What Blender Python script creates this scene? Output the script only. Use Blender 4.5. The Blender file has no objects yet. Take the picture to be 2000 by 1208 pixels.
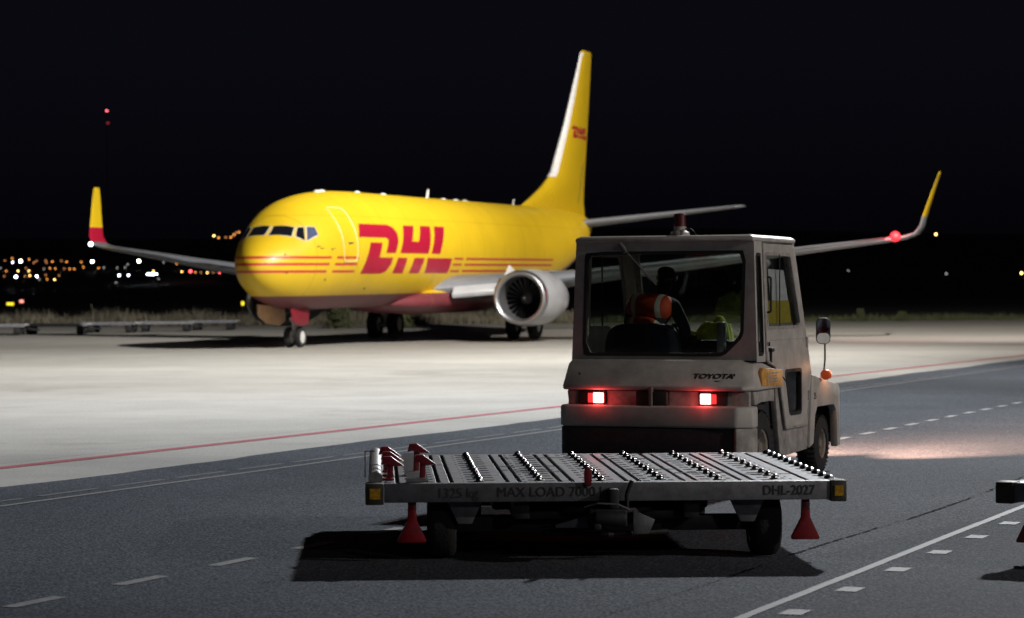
import bpy, bmesh, math, random
from mathutils import Vector, Matrix
R = math.radians
random.seed(7)
S = bpy.context.scene
col = S.collection

# ------------------------------------------------------------------ camera
CAM_H, FPX, HOR, ROLL = 1.72, 4750.0, 577.0, R(0.2)
cd = bpy.data.cameras.new('camera'); cam = bpy.data.objects.new('camera', cd); col.objects.link(cam)
cd.sensor_width = 36; cd.lens = FPX / 2000 * 36; cd.clip_start = .1; cd.clip_end = 9000
cd.dof.use_dof = True; cd.dof.focus_distance = 19.0; cd.dof.aperture_fstop = 3.2
pt_ = math.atan((604 - HOR) / FPX)
fw = Vector((0, math.cos(pt_), -math.sin(pt_))); up0 = Vector((0, math.sin(pt_), math.cos(pt_))); r0 = Vector((1, 0, 0))
rt = r0 * math.cos(ROLL) - up0 * math.sin(ROLL); up = up0 * math.cos(ROLL) + r0 * math.sin(ROLL)
M = Matrix((rt, up, -fw)).transposed().to_4x4(); M.translation = (0, 0, CAM_H)
cam.matrix_world = M
S.camera = cam

def ray(px, py):
    a, b = px - 1000, py - 604
    u = a * math.cos(ROLL) - b * math.sin(ROLL); v = a * math.sin(ROLL) + b * math.cos(ROLL)
    return u / FPX, (HOR - 604 - v) / FPX
def at(px, py, Y):                       # the place at depth Y that a bearing points to
    a, b = ray(px, py); return Vector((a * Y, Y, CAM_H + b * Y))
def gp(px, py, z=0.0):                   # the place on the ground
    a, b = ray(px, py); Y = (z - CAM_H) / b; return Vector((a * Y, Y, z))

# ------------------------------------------------------------------ night sky, exposure
w = bpy.data.worlds.new('World'); S.world = w; w.use_nodes = True
wn = w.node_tree; bg = wn.nodes['Background']
bg.inputs[1].default_value = 1.0
wtc = wn.nodes.new('ShaderNodeTexCoord'); wsp = wn.nodes.new('ShaderNodeSeparateXYZ'); wrp = wn.nodes.new('ShaderNodeValToRGB')   # night glow grows with height
wn.links.new(wtc.outputs['Generated'], wsp.inputs[0]); wn.links.new(wsp.outputs[2], wrp.inputs[0]); wn.links.new(wrp.outputs[0], bg.inputs[0])
wrp.color_ramp.elements[0].position = .012; wrp.color_ramp.elements[0].color = (.0010, .0010, .0018, 1)
wrp.color_ramp.elements[1].position = .10; wrp.color_ramp.elements[1].color = (.0028, .0028, .0050, 1)
S.view_settings.view_transform = 'Standard'; S.view_settings.look = 'None'
S.cycles.sample_clamp_indirect = 1.5; S.view_settings.exposure = 0; S.view_settings.gamma = 1

def look(o, target):
    d = Vector(target) - o.location
    o.rotation_euler = d.to_track_quat('-Z', 'Y').to_euler()
def spot(name, loc, target, power, ang, blend=.6, color=(1, 1, 1), radius=.3):
    l = bpy.data.lights.new(name, 'SPOT'); l.energy = power; l.spot_size = R(ang); l.spot_blend = blend
    l.color = color; l.shadow_soft_size = radius
    o = bpy.data.objects.new(name, l); o.location = loc; look(o, target); col.objects.link(o); return o
MAST_A = (16.5, 60.0, 24.0)
MAST_B = (26, -22, 17)
MAST_C = (35, 5, 14)
spot('floodlight_beam', (MAST_A[0] - .4, MAST_A[1] - .9, MAST_A[2]), (-7, 38, 0), 46000, 120, .8, (1, .965, .90), .32)
spot('floodlight_beam', (MAST_A[0] + .4, MAST_A[1] - .9, MAST_A[2]), (-8, 22, 0), 60000, 54, 1.0, (.86, .93, 1), .3)
spot('floodlight_beam', (MAST_A[0] - .6, MAST_A[1] - .6, MAST_A[2]), (-14, 86, 0), 105000, 110, 1.0, (1, .95, .86), .3)
spot('floodlight_beam', (MAST_A[0] + .4, MAST_A[1] + 1.0, MAST_A[2]), (26, 135, 0), 230000, 62, .9, (1, .93, .83), .3)
spot('floodlight_beam', MAST_B, (-1, 90, 2), 43000, 24, .7, (1, .97, .90), .5)
spot('floodlight_beam', (MAST_B[0] + .8, MAST_B[1], MAST_B[2]), (1, 19, 0), 3600, 60, .9, (1, .93, .86), .5)
spot('floodlight_beam', MAST_C, (3, 23, 1), 24000, 36, .9, (1, .90, .82), .4)
spot('floodlight_beam', (MAST_A[0] - .8, MAST_A[1] - .9, MAST_A[2]), (-18, 42, 0), 88000, 62, 1.0, (1, .965, .91), .3)

spot('floodlight_beam', (MAST_A[0] - .9, MAST_A[1] - .2, MAST_A[2]), (-36, 124, 0), 140000, 42, 1.0, (1, .96, .90), .3)

# ------------------------------------------------------------------ materials
def nt(name):
    m = bpy.data.materials.new(name); m.use_nodes = True
    t = m.node_tree; return m, t, t.nodes['Principled BSDF']
def node(t, kind, **kw):
    n = t.nodes.new(kind)
    for k, v in kw.items(): setattr(n, k, v)
    return n
def ramp(t, src, stops):
    r = node(t, 'ShaderNodeValToRGB'); e = r.color_ramp.elements
    e[0].position, e[0].color = stops[0][0], stops[0][1]; e[1].position, e[1].color = stops[-1][0], stops[-1][1]
    for p, c in stops[1:-1]:
        x = e.new(p); x.color = c
    t.links.new(src, r.inputs[0]); return r.outputs[0]
def c4(c, k=1): return (c[0] * k, c[1] * k, c[2] * k, 1)
def mat(name, c, rough=.5, metal=0, wear=.25, scale=6, bump=0, bscale=40, coat=0, spec=.5):
    m, t, b = nt(name)
    tc = node(t, 'ShaderNodeTexCoord'); n = node(t, 'ShaderNodeTexNoise')
    n.inputs['Scale'].default_value = scale; n.inputs['Detail'].default_value = 6; n.inputs['Roughness'].default_value = .65
    t.links.new(tc.outputs['Object'], n.inputs['Vector'])
    o = ramp(t, n.outputs[0], [(.3, c4(c, 1 - wear)), (.72, c4(c, 1 + wear * .35))])
    t.links.new(o, b.inputs['Base Color'])
    rr = ramp(t, n.outputs[0], [(.3, c4((min(1, rough * 1.25),) * 3)), (.75, c4((rough * .85,) * 3))])
    t.links.new(rr, b.inputs['Roughness'])
    b.inputs['Metallic'].default_value = metal; b.inputs['Coat Weight'].default_value = coat
    b.inputs['Specular IOR Level'].default_value = spec
    if bump:
        n2 = node(t, 'ShaderNodeTexNoise'); n2.inputs['Scale'].default_value = bscale; n2.inputs['Detail'].default_value = 4
        t.links.new(tc.outputs['Object'], n2.inputs['Vector'])
        bm_ = node(t, 'ShaderNodeBump'); bm_.inputs['Strength'].default_value = bump; bm_.inputs['Distance'].default_value = .02
        t.links.new(n2.outputs[0], bm_.inputs['Height']); t.links.new(bm_.outputs[0], b.inputs['Normal'])
    return m
def emis(name, c, s, base=(.02, .02, .02), sample=False):
    m, t, b = nt(name); b.inputs['Base Color'].default_value = c4(base)
    b.inputs['Emission Color'].default_value = c4(c); b.inputs['Emission Strength'].default_value = s
    m.cycles.emission_sampling = 'AUTO' if sample else 'NONE'
    return m
def glass(name, tint=(.8, .85, .85), gloss=.12, rough=.02):
    m = bpy.data.materials.new(name); m.use_nodes = True; t = m.node_tree; t.nodes.clear()
    o = node(t, 'ShaderNodeOutputMaterial'); tr = node(t, 'ShaderNodeBsdfTransparent'); gl = node(t, 'ShaderNodeBsdfGlossy')
    tr.inputs[0].default_value = c4(tint); gl.inputs['Roughness'].default_value = rough
    fr = node(t, 'ShaderNodeLayerWeight'); fr.inputs[0].default_value = .5
    pw = node(t, 'ShaderNodeMath', operation='POWER'); pw.inputs[1].default_value = 4.5; t.links.new(fr.outputs['Facing'], pw.inputs[0])
    ad = node(t, 'ShaderNodeMath', operation='MULTIPLY_ADD'); ad.inputs[1].default_value = .85; ad.inputs[2].default_value = gloss
    t.links.new(pw.outputs[0], ad.inputs[0])
    mx = node(t, 'ShaderNodeMixShader'); t.links.new(ad.outputs[0], mx.inputs[0])
    t.links.new(tr.outputs[0], mx.inputs[1]); t.links.new(gl.outputs[0], mx.inputs[2]); t.links.new(mx.outputs[0], o.inputs[0])
    return m

YEL = (.64, .425, .012)
m_yellow = mat('yellow_paint', YEL, .3, wear=.06, scale=.8, coat=.4)
m_red = mat('red_paint', (.36, .008, .032), .35, wear=.12, scale=1)
m_silver = mat('bare_aluminium', (.48, .49, .52), .38, metal=1, wear=.12, scale=3)
m_wing = mat('grey_wing_paint', (.19, .20, .225), .38, wear=.2, scale=1.2)
m_engine = mat('grey_cowl_paint', (.42, .43, .46), .30, wear=.14, scale=1.5, coat=.5)
m_inlet = mat('dark_inlet_liner', (.075, .075, .08), .7, spec=.15)
m_fan = mat('fan_metal', (.004, .004, .005), .9, spec=.03)
m_tyre = mat('tyre_rubber', (.014, .014, .015), .85, bump=.3, bscale=60)
m_rim = mat('rim_paint', (.62, .62, .62), .4, wear=.3, scale=9)
m_strut = mat('strut_metal', (.35, .35, .36), .4, metal=.3)
m_white = mat('white_paint', (.75, .75, .74), .4)
m_cockpit = mat('cockpit_glass', (.008, .009, .013), .08, coat=1)
m_cockpit_b = mat('side_cockpit_glass', (.07, .09, .17), .12, coat=1)
m_beige = mat('beige_paint', (.41, .39, .37), .48, wear=.34, scale=4.5, bump=.05, bscale=18)
m_beige_d = mat('dirty_beige_paint', (.33, .31, .295), .6, wear=.55, scale=7, bump=.08, bscale=25)
m_black = mat('black_rubber', (.012, .012, .013), .6)
m_dark = mat('dark_chassis', (.022, .022, .026), .6, wear=.5, scale=9, bump=.15, bscale=30)
m_navy = mat('navy_vinyl', (.008, .010, .026), .5)
m_dirtyrim = mat('dusty_rim', (.20, .175, .15), .65, wear=.5, scale=14)
m_dred = mat('dark_red_paint', (.17, .008, .018), .42, wear=.35, scale=20)
m_redpad = mat('glossy_red_paint', (.24, .006, .014), .35, wear=.5, scale=16, coat=.4)
m_galv = mat('galvanised_steel', (.32, .325, .345), .42, metal=.55, wear=.5, scale=14, bump=.05, bscale=60)
m_deck = mat('worn_aluminium_deck', (.17, .175, .195), .33, metal=.6, wear=.55, scale=16, bump=.10, bscale=70)
m_beam = mat('grey_beam_paint', (.175, .18, .205), .5, metal=.2, wear=.5, scale=10, bump=.06, bscale=50)
m_groove = mat('groove_dark', (.035, .035, .038), .8)  # near-black tone for the tray under the gaps and the joint strips
m_chrome = mat('castor_steel', (.42, .42, .44), .16, metal=1, wear=.1)
m_cup = mat('castor_cup', (.02, .02, .022), .5)
m_letter2 = mat('faded_stencil_ink', (.045, .045, .052), .7, wear=.6, scale=60)
m_letter = mat('stencil_ink', (.028, .028, .034), .7, wear=.6, scale=60)
m_refl = mat('amber_reflector', (.55, .30, .015), .35, wear=.75, scale=38)
m_end = mat('end_cap_plastic', (.045, .042, .030), .6, wear=.5, scale=14)
m_glass = glass('cab_glass', (.72, .76, .74), .04)
m_mirror = mat('mirror_glass', (.85, .86, .88), .03, metal=1, wear=.02)
m_skin = mat('skin', (.30, .17, .11), .6)
m_jacket = mat('dark_jacket', (.014, .014, .018), .85, bump=.2)
m_vest = mat('orange_vest', (.50, .055, .014), .7, wear=.25, scale=8, bump=.3, bscale=12)
_t = m_vest.node_tree; _b = _t.nodes['Principled BSDF']; _src = _b.inputs['Base Color'].links[0].from_socket
_tc = node(_t, 'ShaderNodeTexCoord'); _sp = node(_t, 'ShaderNodeSeparateXYZ'); _t.links.new(_tc.outputs['Object'], _sp.inputs[0])
def _m(op, a, bb):
    n = node(_t, 'ShaderNodeMath', operation=op)
    for i, q in enumerate((a, bb)):
        if isinstance(q, (int, float)): n.inputs[i].default_value = q
        else: _t.links.new(q, n.inputs[i])
    return n.outputs[0]
_s1 = _m('LESS_THAN', _m('ABSOLUTE', _m('SUBTRACT', _m('ABSOLUTE', _m('ADD', _sp.outputs[0], .20), 0), .125), 0), .024)
_s2 = _m('LESS_THAN', _m('ABSOLUTE', _m('SUBTRACT', _sp.outputs[2], 1.36), 0), .024)
_mx = node(_t, 'ShaderNodeMixRGB'); _t.links.new(_m('MAXIMUM', _s1, _s2), _mx.inputs[0]); _t.links.new(_src, _mx.inputs[1]); _mx.inputs[2].default_value = (.55, .55, .50, 1)
_t.links.new(_mx.outputs[0], _b.inputs['Base Color'])
m_band = mat('reflective_band', (.55, .55, .52), .4)
m_hivis = mat('yellow_green_cloth', (.34, .42, .04), .8, wear=.35, scale=9, bump=.6, bscale=14)
m_hair = mat('dark_hair', (.012, .010, .010), .8)
m_paper = mat('white_paper', (.62, .62, .68), .8, wear=.15, scale=12)
m_ypaper = mat('yellow_paper', (.42, .33, .04), .8, wear=.2, scale=12)
m_sticker_lit = mat('warm_lit_sticker', (.60, .30, .07), .5, wear=.5, scale=16)  # amber colour holds both the sticker and painted warm light on the shoulder
m_amber = emis('amber_lamp', (1, .10, .02), .10, (.6, .09, .015))
m_beacon = mat('beacon_plastic', (.07, .010, .014), .25, wear=.2, coat=.5)
m_tail = emis('tail_lamp', (1, .10, .09), 22, sample=True)
m_tail2 = emis('tail_lamp_edge', (1, .03, .03), 1.6, sample=True)
m_lens_off = mat('dark_red_lens', (.05, .004, .006), .2)
m_head = emis('headlamp', (1, .8, .6), 6)

def mat_deck():
    m, t, b = nt('perforated_deck')
    tc = node(t, 'ShaderNodeTexCoord'); sx = node(t, 'ShaderNodeSeparateXYZ'); t.links.new(tc.outputs['Object'], sx.inputs[0])
    def mt(op, a, bb=None, c=None):
        n = node(t, 'ShaderNodeMath', operation=op)
        for i, q in enumerate((a, bb, c)):
            if q is None: continue
            if isinstance(q, (int, float)): n.inputs[i].default_value = q
            else: t.links.new(q, n.inputs[i])
        return n.outputs[0]
    n = node(t, 'ShaderNodeTexNoise'); n.inputs['Scale'].default_value = 9; n.inputs['Detail'].default_value = 8; n.inputs['Roughness'].default_value = .7
    t.links.new(tc.outputs['Object'], n.inputs['Vector'])
    base = ramp(t, n.outputs[0], [(.3, c4((.09, .095, .108))), (.55, c4((.20, .205, .225))), (.75, c4((.27, .27, .29)))])
    # louvre-like dashes beside each castor row
    uu = mt('ABSOLUTE', mt('SUBTRACT', mt('FRACT', mt('MULTIPLY_ADD', sx.outputs[0], 2.591, 2.625)), .5))
    zone = mt('MULTIPLY', mt('LESS_THAN', uu, .27), mt('GREATER_THAN', uu, .02))
    cell = mt('LESS_THAN', mt('FRACT', mt('ADD', mt('MULTIPLY', sx.outputs[1], 4.6), mt('MULTIPLY', mt('FLOOR', mt('MULTIPLY', sx.outputs[0], 10)), .37))), .34)
    gap = mt('LESS_THAN', mt('FRACT', mt('MULTIPLY', sx.outputs[0], 10)), .82)
    d = mt('MULTIPLY', mt('MULTIPLY', zone, cell), gap)
    mx = node(t, 'ShaderNodeMixRGB'); t.links.new(mt('MULTIPLY', d, .85), mx.inputs[0]); t.links.new(base, mx.inputs[1]); mx.inputs[2].default_value = (.02, .02, .024, 1)
    t.links.new(mx.outputs[0], b.inputs['Base Color'])
    rr = ramp(t, n.outputs[0], [(.3, (.6, .6, .6, 1)), (.7, (.30, .30, .30, 1))]); t.links.new(rr, b.inputs['Roughness'])
    inv = mt('SUBTRACT', 1.0, d); t.links.new(mt('MULTIPLY', inv, .5), b.inputs['Metallic']); t.links.new(mt('MULTIPLY', inv, .4), b.inputs['Specular IOR Level'])
    bp = node(t, 'ShaderNodeBump'); bp.inputs['Strength'].default_value = .5; bp.inputs['Distance'].default_value = .006
    n2 = node(t, 'ShaderNodeTexNoise'); n2.inputs['Scale'].default_value = 26; t.links.new(tc.outputs['Object'], n2.inputs['Vector'])
    t.links.new(mt('SUBTRACT', mt('MULTIPLY', n2.outputs[0], .5), d), bp.inputs['Height']); t.links.new(bp.outputs[0], b.inputs['Normal'])
    return m
m_deck = mat_deck()
# ground materials -------------------------------------------------
def mat_asphalt():
    m, t, b = nt('asphalt')
    tc = node(t, 'ShaderNodeTexCoord')
    big = node(t, 'ShaderNodeTexNoise'); big.inputs['Scale'].default_value = .35; big.inputs['Detail'].default_value = 5
    fine = node(t, 'ShaderNodeTexNoise'); fine.inputs['Scale'].default_value = 55; fine.inputs['Detail'].default_value = 3; fine.inputs['Roughness'].default_value = .8
    med = node(t, 'ShaderNodeTexVoronoi'); med.inputs['Scale'].default_value = 42
    for n in (big, fine, med): t.links.new(tc.outputs['Object'], n.inputs['Vector'])
    a = ramp(t, big.outputs[0], [(.3, c4((.062, .072, .088))), (.5, c4((.074, .085, .103))), (.7, c4((.086, .098, .117)))])
    f = ramp(t, fine.outputs[0], [(.34, (.22, .22, .22, 1)), (.5, (.85, .85, .87, 1)), (.66, (2.3, 2.25, 2.2, 1))])
    mu = node(t, 'ShaderNodeMixRGB', blend_type='MULTIPLY'); mu.inputs[0].default_value = 1
    t.links.new(a, mu.inputs[1]); t.links.new(f, mu.inputs[2]); t.links.new(mu.outputs[0], b.inputs['Base Color'])
    b.inputs['Roughness'].default_value = .8; b.inputs['Specular IOR Level'].default_value = .03
    bp = node(t, 'ShaderNodeBump'); bp.inputs['Strength'].default_value = .6; bp.inputs['Distance'].default_value = .006
    t.links.new(med.outputs[0], bp.inputs['Height']); t.links.new(bp.outputs[0], b.inputs['Normal'])
    return m
def mat_concrete():
    m, t, b = nt('apron_concrete')
    tc = node(t, 'ShaderNodeTexCoord')
    mp = node(t, 'ShaderNodeMapping'); mp.inputs['Scale'].default_value = (.035, .22, 1); mp.inputs['Rotation'].default_value = (0, 0, R(-3))
    t.links.new(tc.outputs['Object'], mp.inputs['Vector'])
    st = node(t, 'ShaderNodeTexNoise'); st.inputs['Scale'].default_value = 1; st.inputs['Detail'].default_value = 7; st.inputs['Roughness'].default_value = .6
    t.links.new(mp.outputs[0], st.inputs['Vector'])
    pt = node(t, 'ShaderNodeTexNoise'); pt.inputs['Scale'].default_value = .5; pt.inputs['Detail'].default_value = 8; pt.inputs['Roughness'].default_value = .7
    fi = node(t, 'ShaderNodeTexNoise'); fi.inputs['Scale'].default_value = 38; fi.inputs['Detail'].default_value = 4
    for n in (pt, fi): t.links.new(tc.outputs['Object'], n.inputs['Vector'])
    a = ramp(t, st.outputs[0], [(.3, c4((.315, .311, .300))), (.5, c4((.358, .354, .342))), (.7, c4((.395, .390, .376)))])
    p = ramp(t, pt.outputs[0], [(.3, (.86, .86, .86, 1)), (.6, (1.04, 1.04, 1.04, 1))])
    f = ramp(t, fi.outputs[0], [(.3, (.76, .76, .76, 1)), (.7, (1.18, 1.18, 1.18, 1))])
    m1 = node(t, 'ShaderNodeMixRGB', blend_type='MULTIPLY'); m1.inputs[0].default_value = 1
    m2 = node(t, 'ShaderNodeMixRGB', blend_type='MULTIPLY'); m2.inputs[0].default_value = 1
    t.links.new(a, m1.inputs[1]); t.links.new(p, m1.inputs[2]); t.links.new(m1.outputs[0], m2.inputs[1]); t.links.new(f, m2.inputs[2])
    # rubber-darkened taxi lane across the stand, far from the service road
    sx = node(t, 'ShaderNodeSeparateXYZ'); t.links.new(tc.outputs['Object'], sx.inputs[0])
    wob = node(t, 'ShaderNodeMath', operation='MULTIPLY_ADD'); wob.inputs[1].default_value = 14
    t.links.new(st.outputs[0], wob.inputs[0]); t.links.new(sx.outputs[1], wob.inputs[2])
    dv = node(t, 'ShaderNodeMath', operation='DIVIDE'); dv.inputs[1].default_value = 200; t.links.new(wob.outputs[0], dv.inputs[0])
    ln = ramp(t, dv.outputs[0], [(.30, (1, 1, 1, 1)), (.43, (.95, .94, .93, 1)), (.49, (.76, .74, .72, 1)), (.57, (.72, .70, .67, 1)), (.64, (.95, .93, .9, 1)), (.9, (1, .98, .95, 1))])
    m3 = node(t, 'ShaderNodeMixRGB', blend_type='MULTIPLY'); m3.inputs[0].default_value = 1
    t.links.new(m2.outputs[0], m3.inputs[1]); t.links.new(ln, m3.inputs[2])
    vo = node(t, 'ShaderNodeTexNoise'); vo.inputs['Scale'].default_value = .16; vo.inputs['Detail'].default_value = 9; vo.inputs['Roughness'].default_value = .72
    t.links.new(tc.outputs['Object'], vo.inputs['Vector'])
    so = ramp(t, vo.outputs[0], [(.35, (.80, .79, .77, 1)), (.42, (1, 1, 1, 1)), (.60, (1, 1, 1, 1)), (.66, (.88, .87, .85, 1))])
    m5 = node(t, 'ShaderNodeMixRGB', blend_type='MULTIPLY'); m5.inputs[0].default_value = 1
    t.links.new(m3.outputs[0], m5.inputs[1]); t.links.new(so, m5.inputs[2]); m3 = m5
    # slab joints
    br = node(t, 'ShaderNodeTexBrick'); br.offset = 0
    mp2 = node(t, 'ShaderNodeMapping'); mp2.inputs['Rotation'].default_value = (0, 0, R(24)); t.links.new(tc.outputs['Object'], mp2.inputs['Vector'])
    t.links.new(mp2.outputs[0], br.inputs['Vector']); br.inputs['Scale'].default_value = 1
    br.inputs['Brick Width'].default_value = 7.5; br.inputs['Row Height'].default_value = 7.5; br.inputs['Mortar Size'].default_value = .018
    br.inputs['Color1'].default_value = (1, 1, 1, 1); br.inputs['Color2'].default_value = (.955, .955, .955, 1); br.inputs['Mortar'].default_value = (.72, .72, .72, 1)
    m4 = node(t, 'ShaderNodeMixRGB', blend_type='MULTIPLY'); m4.inputs[0].default_value = 1
    t.links.new(m3.outputs[0], m4.inputs[1]); t.links.new(br.outputs[0], m4.inputs[2])
    t.links.new(m4.outputs[0], b.inputs['Base Color'])
    b.inputs['Roughness'].default_value = .8; b.inputs['Specular IOR Level'].default_value = .3
    return m
def mat_line(name, c, fade):
    m, t, b = nt(name)
    tc = node(t, 'ShaderNodeTexCoord'); n = node(t, 'ShaderNodeTexNoise'); n.inputs['Scale'].default_value = 30; n.inputs['Detail'].default_value = 6; n.inputs['Roughness'].default_value = .8
    t.links.new(tc.outputs['Object'], n.inputs['Vector'])
    o = ramp(t, n.outputs[0], [(.38, c4(c, fade)), (.58, c4(c))])
    t.links.new(o, b.inputs['Base Color']); b.inputs['Roughness'].default_value = .7
    return m
m_asphalt = mat_asphalt(); m_concrete = mat_concrete()
m_wline = mat_line('worn_white_marking', (.20, .205, .22), .45)
m_wline2 = mat_line('faded_white_marking', (.125, .13, .15), .55)
m_wline3 = mat_line('old_white_marking', (.108, .116, .134), .5)
m_rline = mat_line('red_marking', (.36, .055, .085), .75)
m_tar = mat('tar_seam', (.014, .014, .016), 1, spec=.02, wear=.6, scale=30)
m_soil = mat('dry_field', (.03, .028, .02), .95, wear=.5, scale=.4)
m_hill = mat('dark_hillside', (.09, .088, .08), 1, wear=.4, scale=.01)
m_grass = mat('dry_grass', (.20, .18, .13), .9, wear=.6, scale=.6)
m_greengrass = mat('green_weed', (.075, .085, .035), .9, wear=.5, scale=.6)
m_pole = mat('pole_steel', (.10, .10, .10), .6, metal=.4)

# ------------------------------------------------------------------ mesh builder
class MB:
    def __init__(s): s.v, s.f = [], []
    def add(s, vs, fs):
        k = len(s.v); s.v += [tuple(p) for p in vs]; s.f += [tuple(i + k for i in f) for f in fs]; return s
    def box(s, x0, x1, y0, y1, z0, z1):
        vs = [(x, y, z) for z in (z0, z1) for x, y in ((x0, y0), (x1, y0), (x1, y1), (x0, y1))]
        return s.add(vs, [(3, 2, 1, 0), (4, 5, 6, 7), (0, 1, 5, 4), (1, 2, 6, 5), (2, 3, 7, 6), (3, 0, 4, 7)])
    def loft(s, rings, cap=True, closed=True):
        n = len(rings[0]); vs = [p for r in rings for p in r]; fs = []
        for i in range(len(rings) - 1):
            for j in range(n if closed else n - 1):
                a, b = i * n + j, i * n + (j + 1) % n
                fs.append((a, b, b + n, a + n))
        if cap and closed: fs += [tuple(range(n))[::-1], tuple((len(rings) - 1) * n + j for j in range(n))]
        return s.add(vs, fs)
    def tube(s, p0, p1, r0, r1=None, n=12, cap=True):
        p0, p1 = Vector(p0), Vector(p1); r1 = r0 if r1 is None else r1
        d = (p1 - p0).normalized(); a = d.orthogonal().normalized(); b = d.cross(a)
        return s.loft([[p + a * (r * math.cos(t)) + b * (r * math.sin(t)) for t in [2 * math.pi * i / n for i in range(n)]] for p, r in ((p0, r0), (p1, r1))], cap)
    def path(s, pts, r, n=8):
        for a, b in zip(pts, pts[1:]): s.tube(a, b, r, n=n)
        return s
    def lathe(s, prof, o, ax, n=24, cap=True, sq=1.0):   # prof: (along, radius)
        o, ax = Vector(o), Vector(ax).normalized()
        a = ax.orthogonal().normalized() if abs(ax.z) > .9 else Vector((0, 0, 1)); b = ax.cross(a)
        rings = []
        for t, r in prof:
            ring = []
            for i in range(n):
                q = 2 * math.pi * i / n; ca = math.cos(q)
                ring.append(o + ax * t + a * (r * ca * (sq if ca < 0 else 1)) + b * (r * math.sin(q)))
            rings.append(ring)
        return s.loft(rings, cap)
    def prism(s, poly, axis, d0, d1):                    # poly in the two other axes
        def P(a, b, d): return {'x': (d, a, b), 'y': (a, d, b), 'z': (a, b, d)}[axis]
        n = len(poly); vs = [P(a, b, d0) for a, b in poly] + [P(a, b, d1) for a, b in poly]
        return s.add(vs, [tuple(range(n))[::-1], tuple(range(n, 2 * n))] + [(i, (i + 1) % n, n + (i + 1) % n, n + i) for i in range(n)])
    def frame(s, outer, inner, fn, t):                   # panel with an opening; fn(a,b,depth)
        def res(poly, n):
            L = [math.dist(poly[i], poly[(i + 1) % len(poly)]) for i in range(len(poly))]
            cx = sum(p[0] for p in poly) / len(poly); cy = sum(p[1] for p in poly) / len(poly); out = []
            for k in range(n):
                q = 2 * math.pi * k / n; d = (math.cos(q), math.sin(q)); best = None
                for i in range(len(poly)):
                    a, b = poly[i], poly[(i + 1) % len(poly)]
                    ex, ey = b[0] - a[0], b[1] - a[1]; det = d[0] * (-ey) + d[1] * ex
                    if abs(det) < 1e-12: continue
                    tt = ((a[0] - CX) * (-ey) + (a[1] - CY) * ex) / det; uu = (d[0] * (a[1] - CY) - d[1] * (a[0] - CX)) / det
                    if tt > 0 and -1e-6 <= uu <= 1 + 1e-6 and (best is None or tt < best): best = tt
                out.append((CX + d[0] * best, CY + d[1] * best))
            return out
        CX = sum(p[0] for p in inner) / len(inner); CY = sum(p[1] for p in inner) / len(inner)
        N = 96; o, i = res(outer, N), res(inner, N)
        # pull the nearest samples onto the true corners
        for poly, smp in ((outer, o), (inner, i)):
            for c in poly:
                k = min(range(N), key=lambda j: math.dist(smp[j], c)); smp[k] = c
        vs = [fn(a, b, 0) for a, b in o] + [fn(a, b, 0) for a, b in i] + [fn(a, b, t) for a, b in o] + [fn(a, b, t) for a, b in i]
        fs = []
        for k in range(N):
            l = (k + 1) % N
            fs += [(k, l, N + l, N + k), (2 * N + l, 2 * N + k, 3 * N + k, 3 * N + l), (l, k, 2 * N + k, 2 * N + l), (N + k, N + l, 3 * N + l, 3 * N + k)]
        return s.add(vs, fs)
    def build(s, name, m, parent=None, bevel=0, angle=32, seg=2, smooth=True):
        me = bpy.data.meshes.new(name); me.from_pydata(s.v, [], s.f); me.materials.append(m)
        b = bmesh.new(); b.from_mesh(me); bmesh.ops.recalc_face_normals(b, faces=b.faces)
        if bevel:
            es = [e for e in b.edges if len(e.link_faces) == 2 and e.calc_face_angle(0) > R(35)]
            bmesh.ops.bevel(b, geom=es, offset=bevel, segments=seg, affect='EDGES', profile=.5, clamp_overlap=True)
        b.to_mesh(me); b.free()
        if smooth:
            for p in me.polygons: p.use_smooth = True
            me.set_sharp_from_angle(angle=R(angle))
        o = bpy.data.objects.new(name, me); col.objects.link(o)
        if parent: o.parent = parent
        return o
def tag(o, label=None, cat=None, group=None, kind=None):
    for k, v in (('label', label), ('category', cat), ('group', group), ('kind', kind)):
        if v: o[k] = v
    return o
def empty(name, loc, rz=0, label=None, cat=None, group=None):
    o = bpy.data.objects.new(name, None); o.location = loc; o.rotation_euler = (0, 0, rz); col.objects.link(o)
    return tag(o, label, cat, group)
def copy_tree(o, parent=None):
    c = o.copy(); col.objects.link(c)
    if parent: c.parent = parent
    for ch in KIDS.get(o, []) if False else [x for x in list(bpy.data.objects) if x.parent == o]: copy_tree(ch, c)
    return c
KIDS = {}
def rrect(x0, x1, y0, y1, r, n=5):
    out = []
    for cx, cy, a0 in ((x1 - r, y1 - r, 0), (x0 + r, y1 - r, 90), (x0 + r, y0 + r, 180), (x1 - r, y0 + r, 270)):
        for i in range(n + 1):
            a = R(a0 + 90 * i / n); out.append((cx + r * math.cos(a), cy + r * math.sin(a)))
    return out
def roundpoly(poly, r, n=4):
    out = []
    L = len(poly)
    for i in range(L):
        p, a, b = Vector(poly[i]), Vector(poly[i - 1]), Vector(poly[(i + 1) % L])
        da, db = (a - p).normalized(), (b - p).normalized()
        q0, q1 = p + da * r, p + db * r
        for k in range(n + 1):
            t = k / n; out.append(tuple(q0 * (1 - t) ** 2 + p * 2 * t * (1 - t) + q1 * t * t))
    return out
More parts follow.
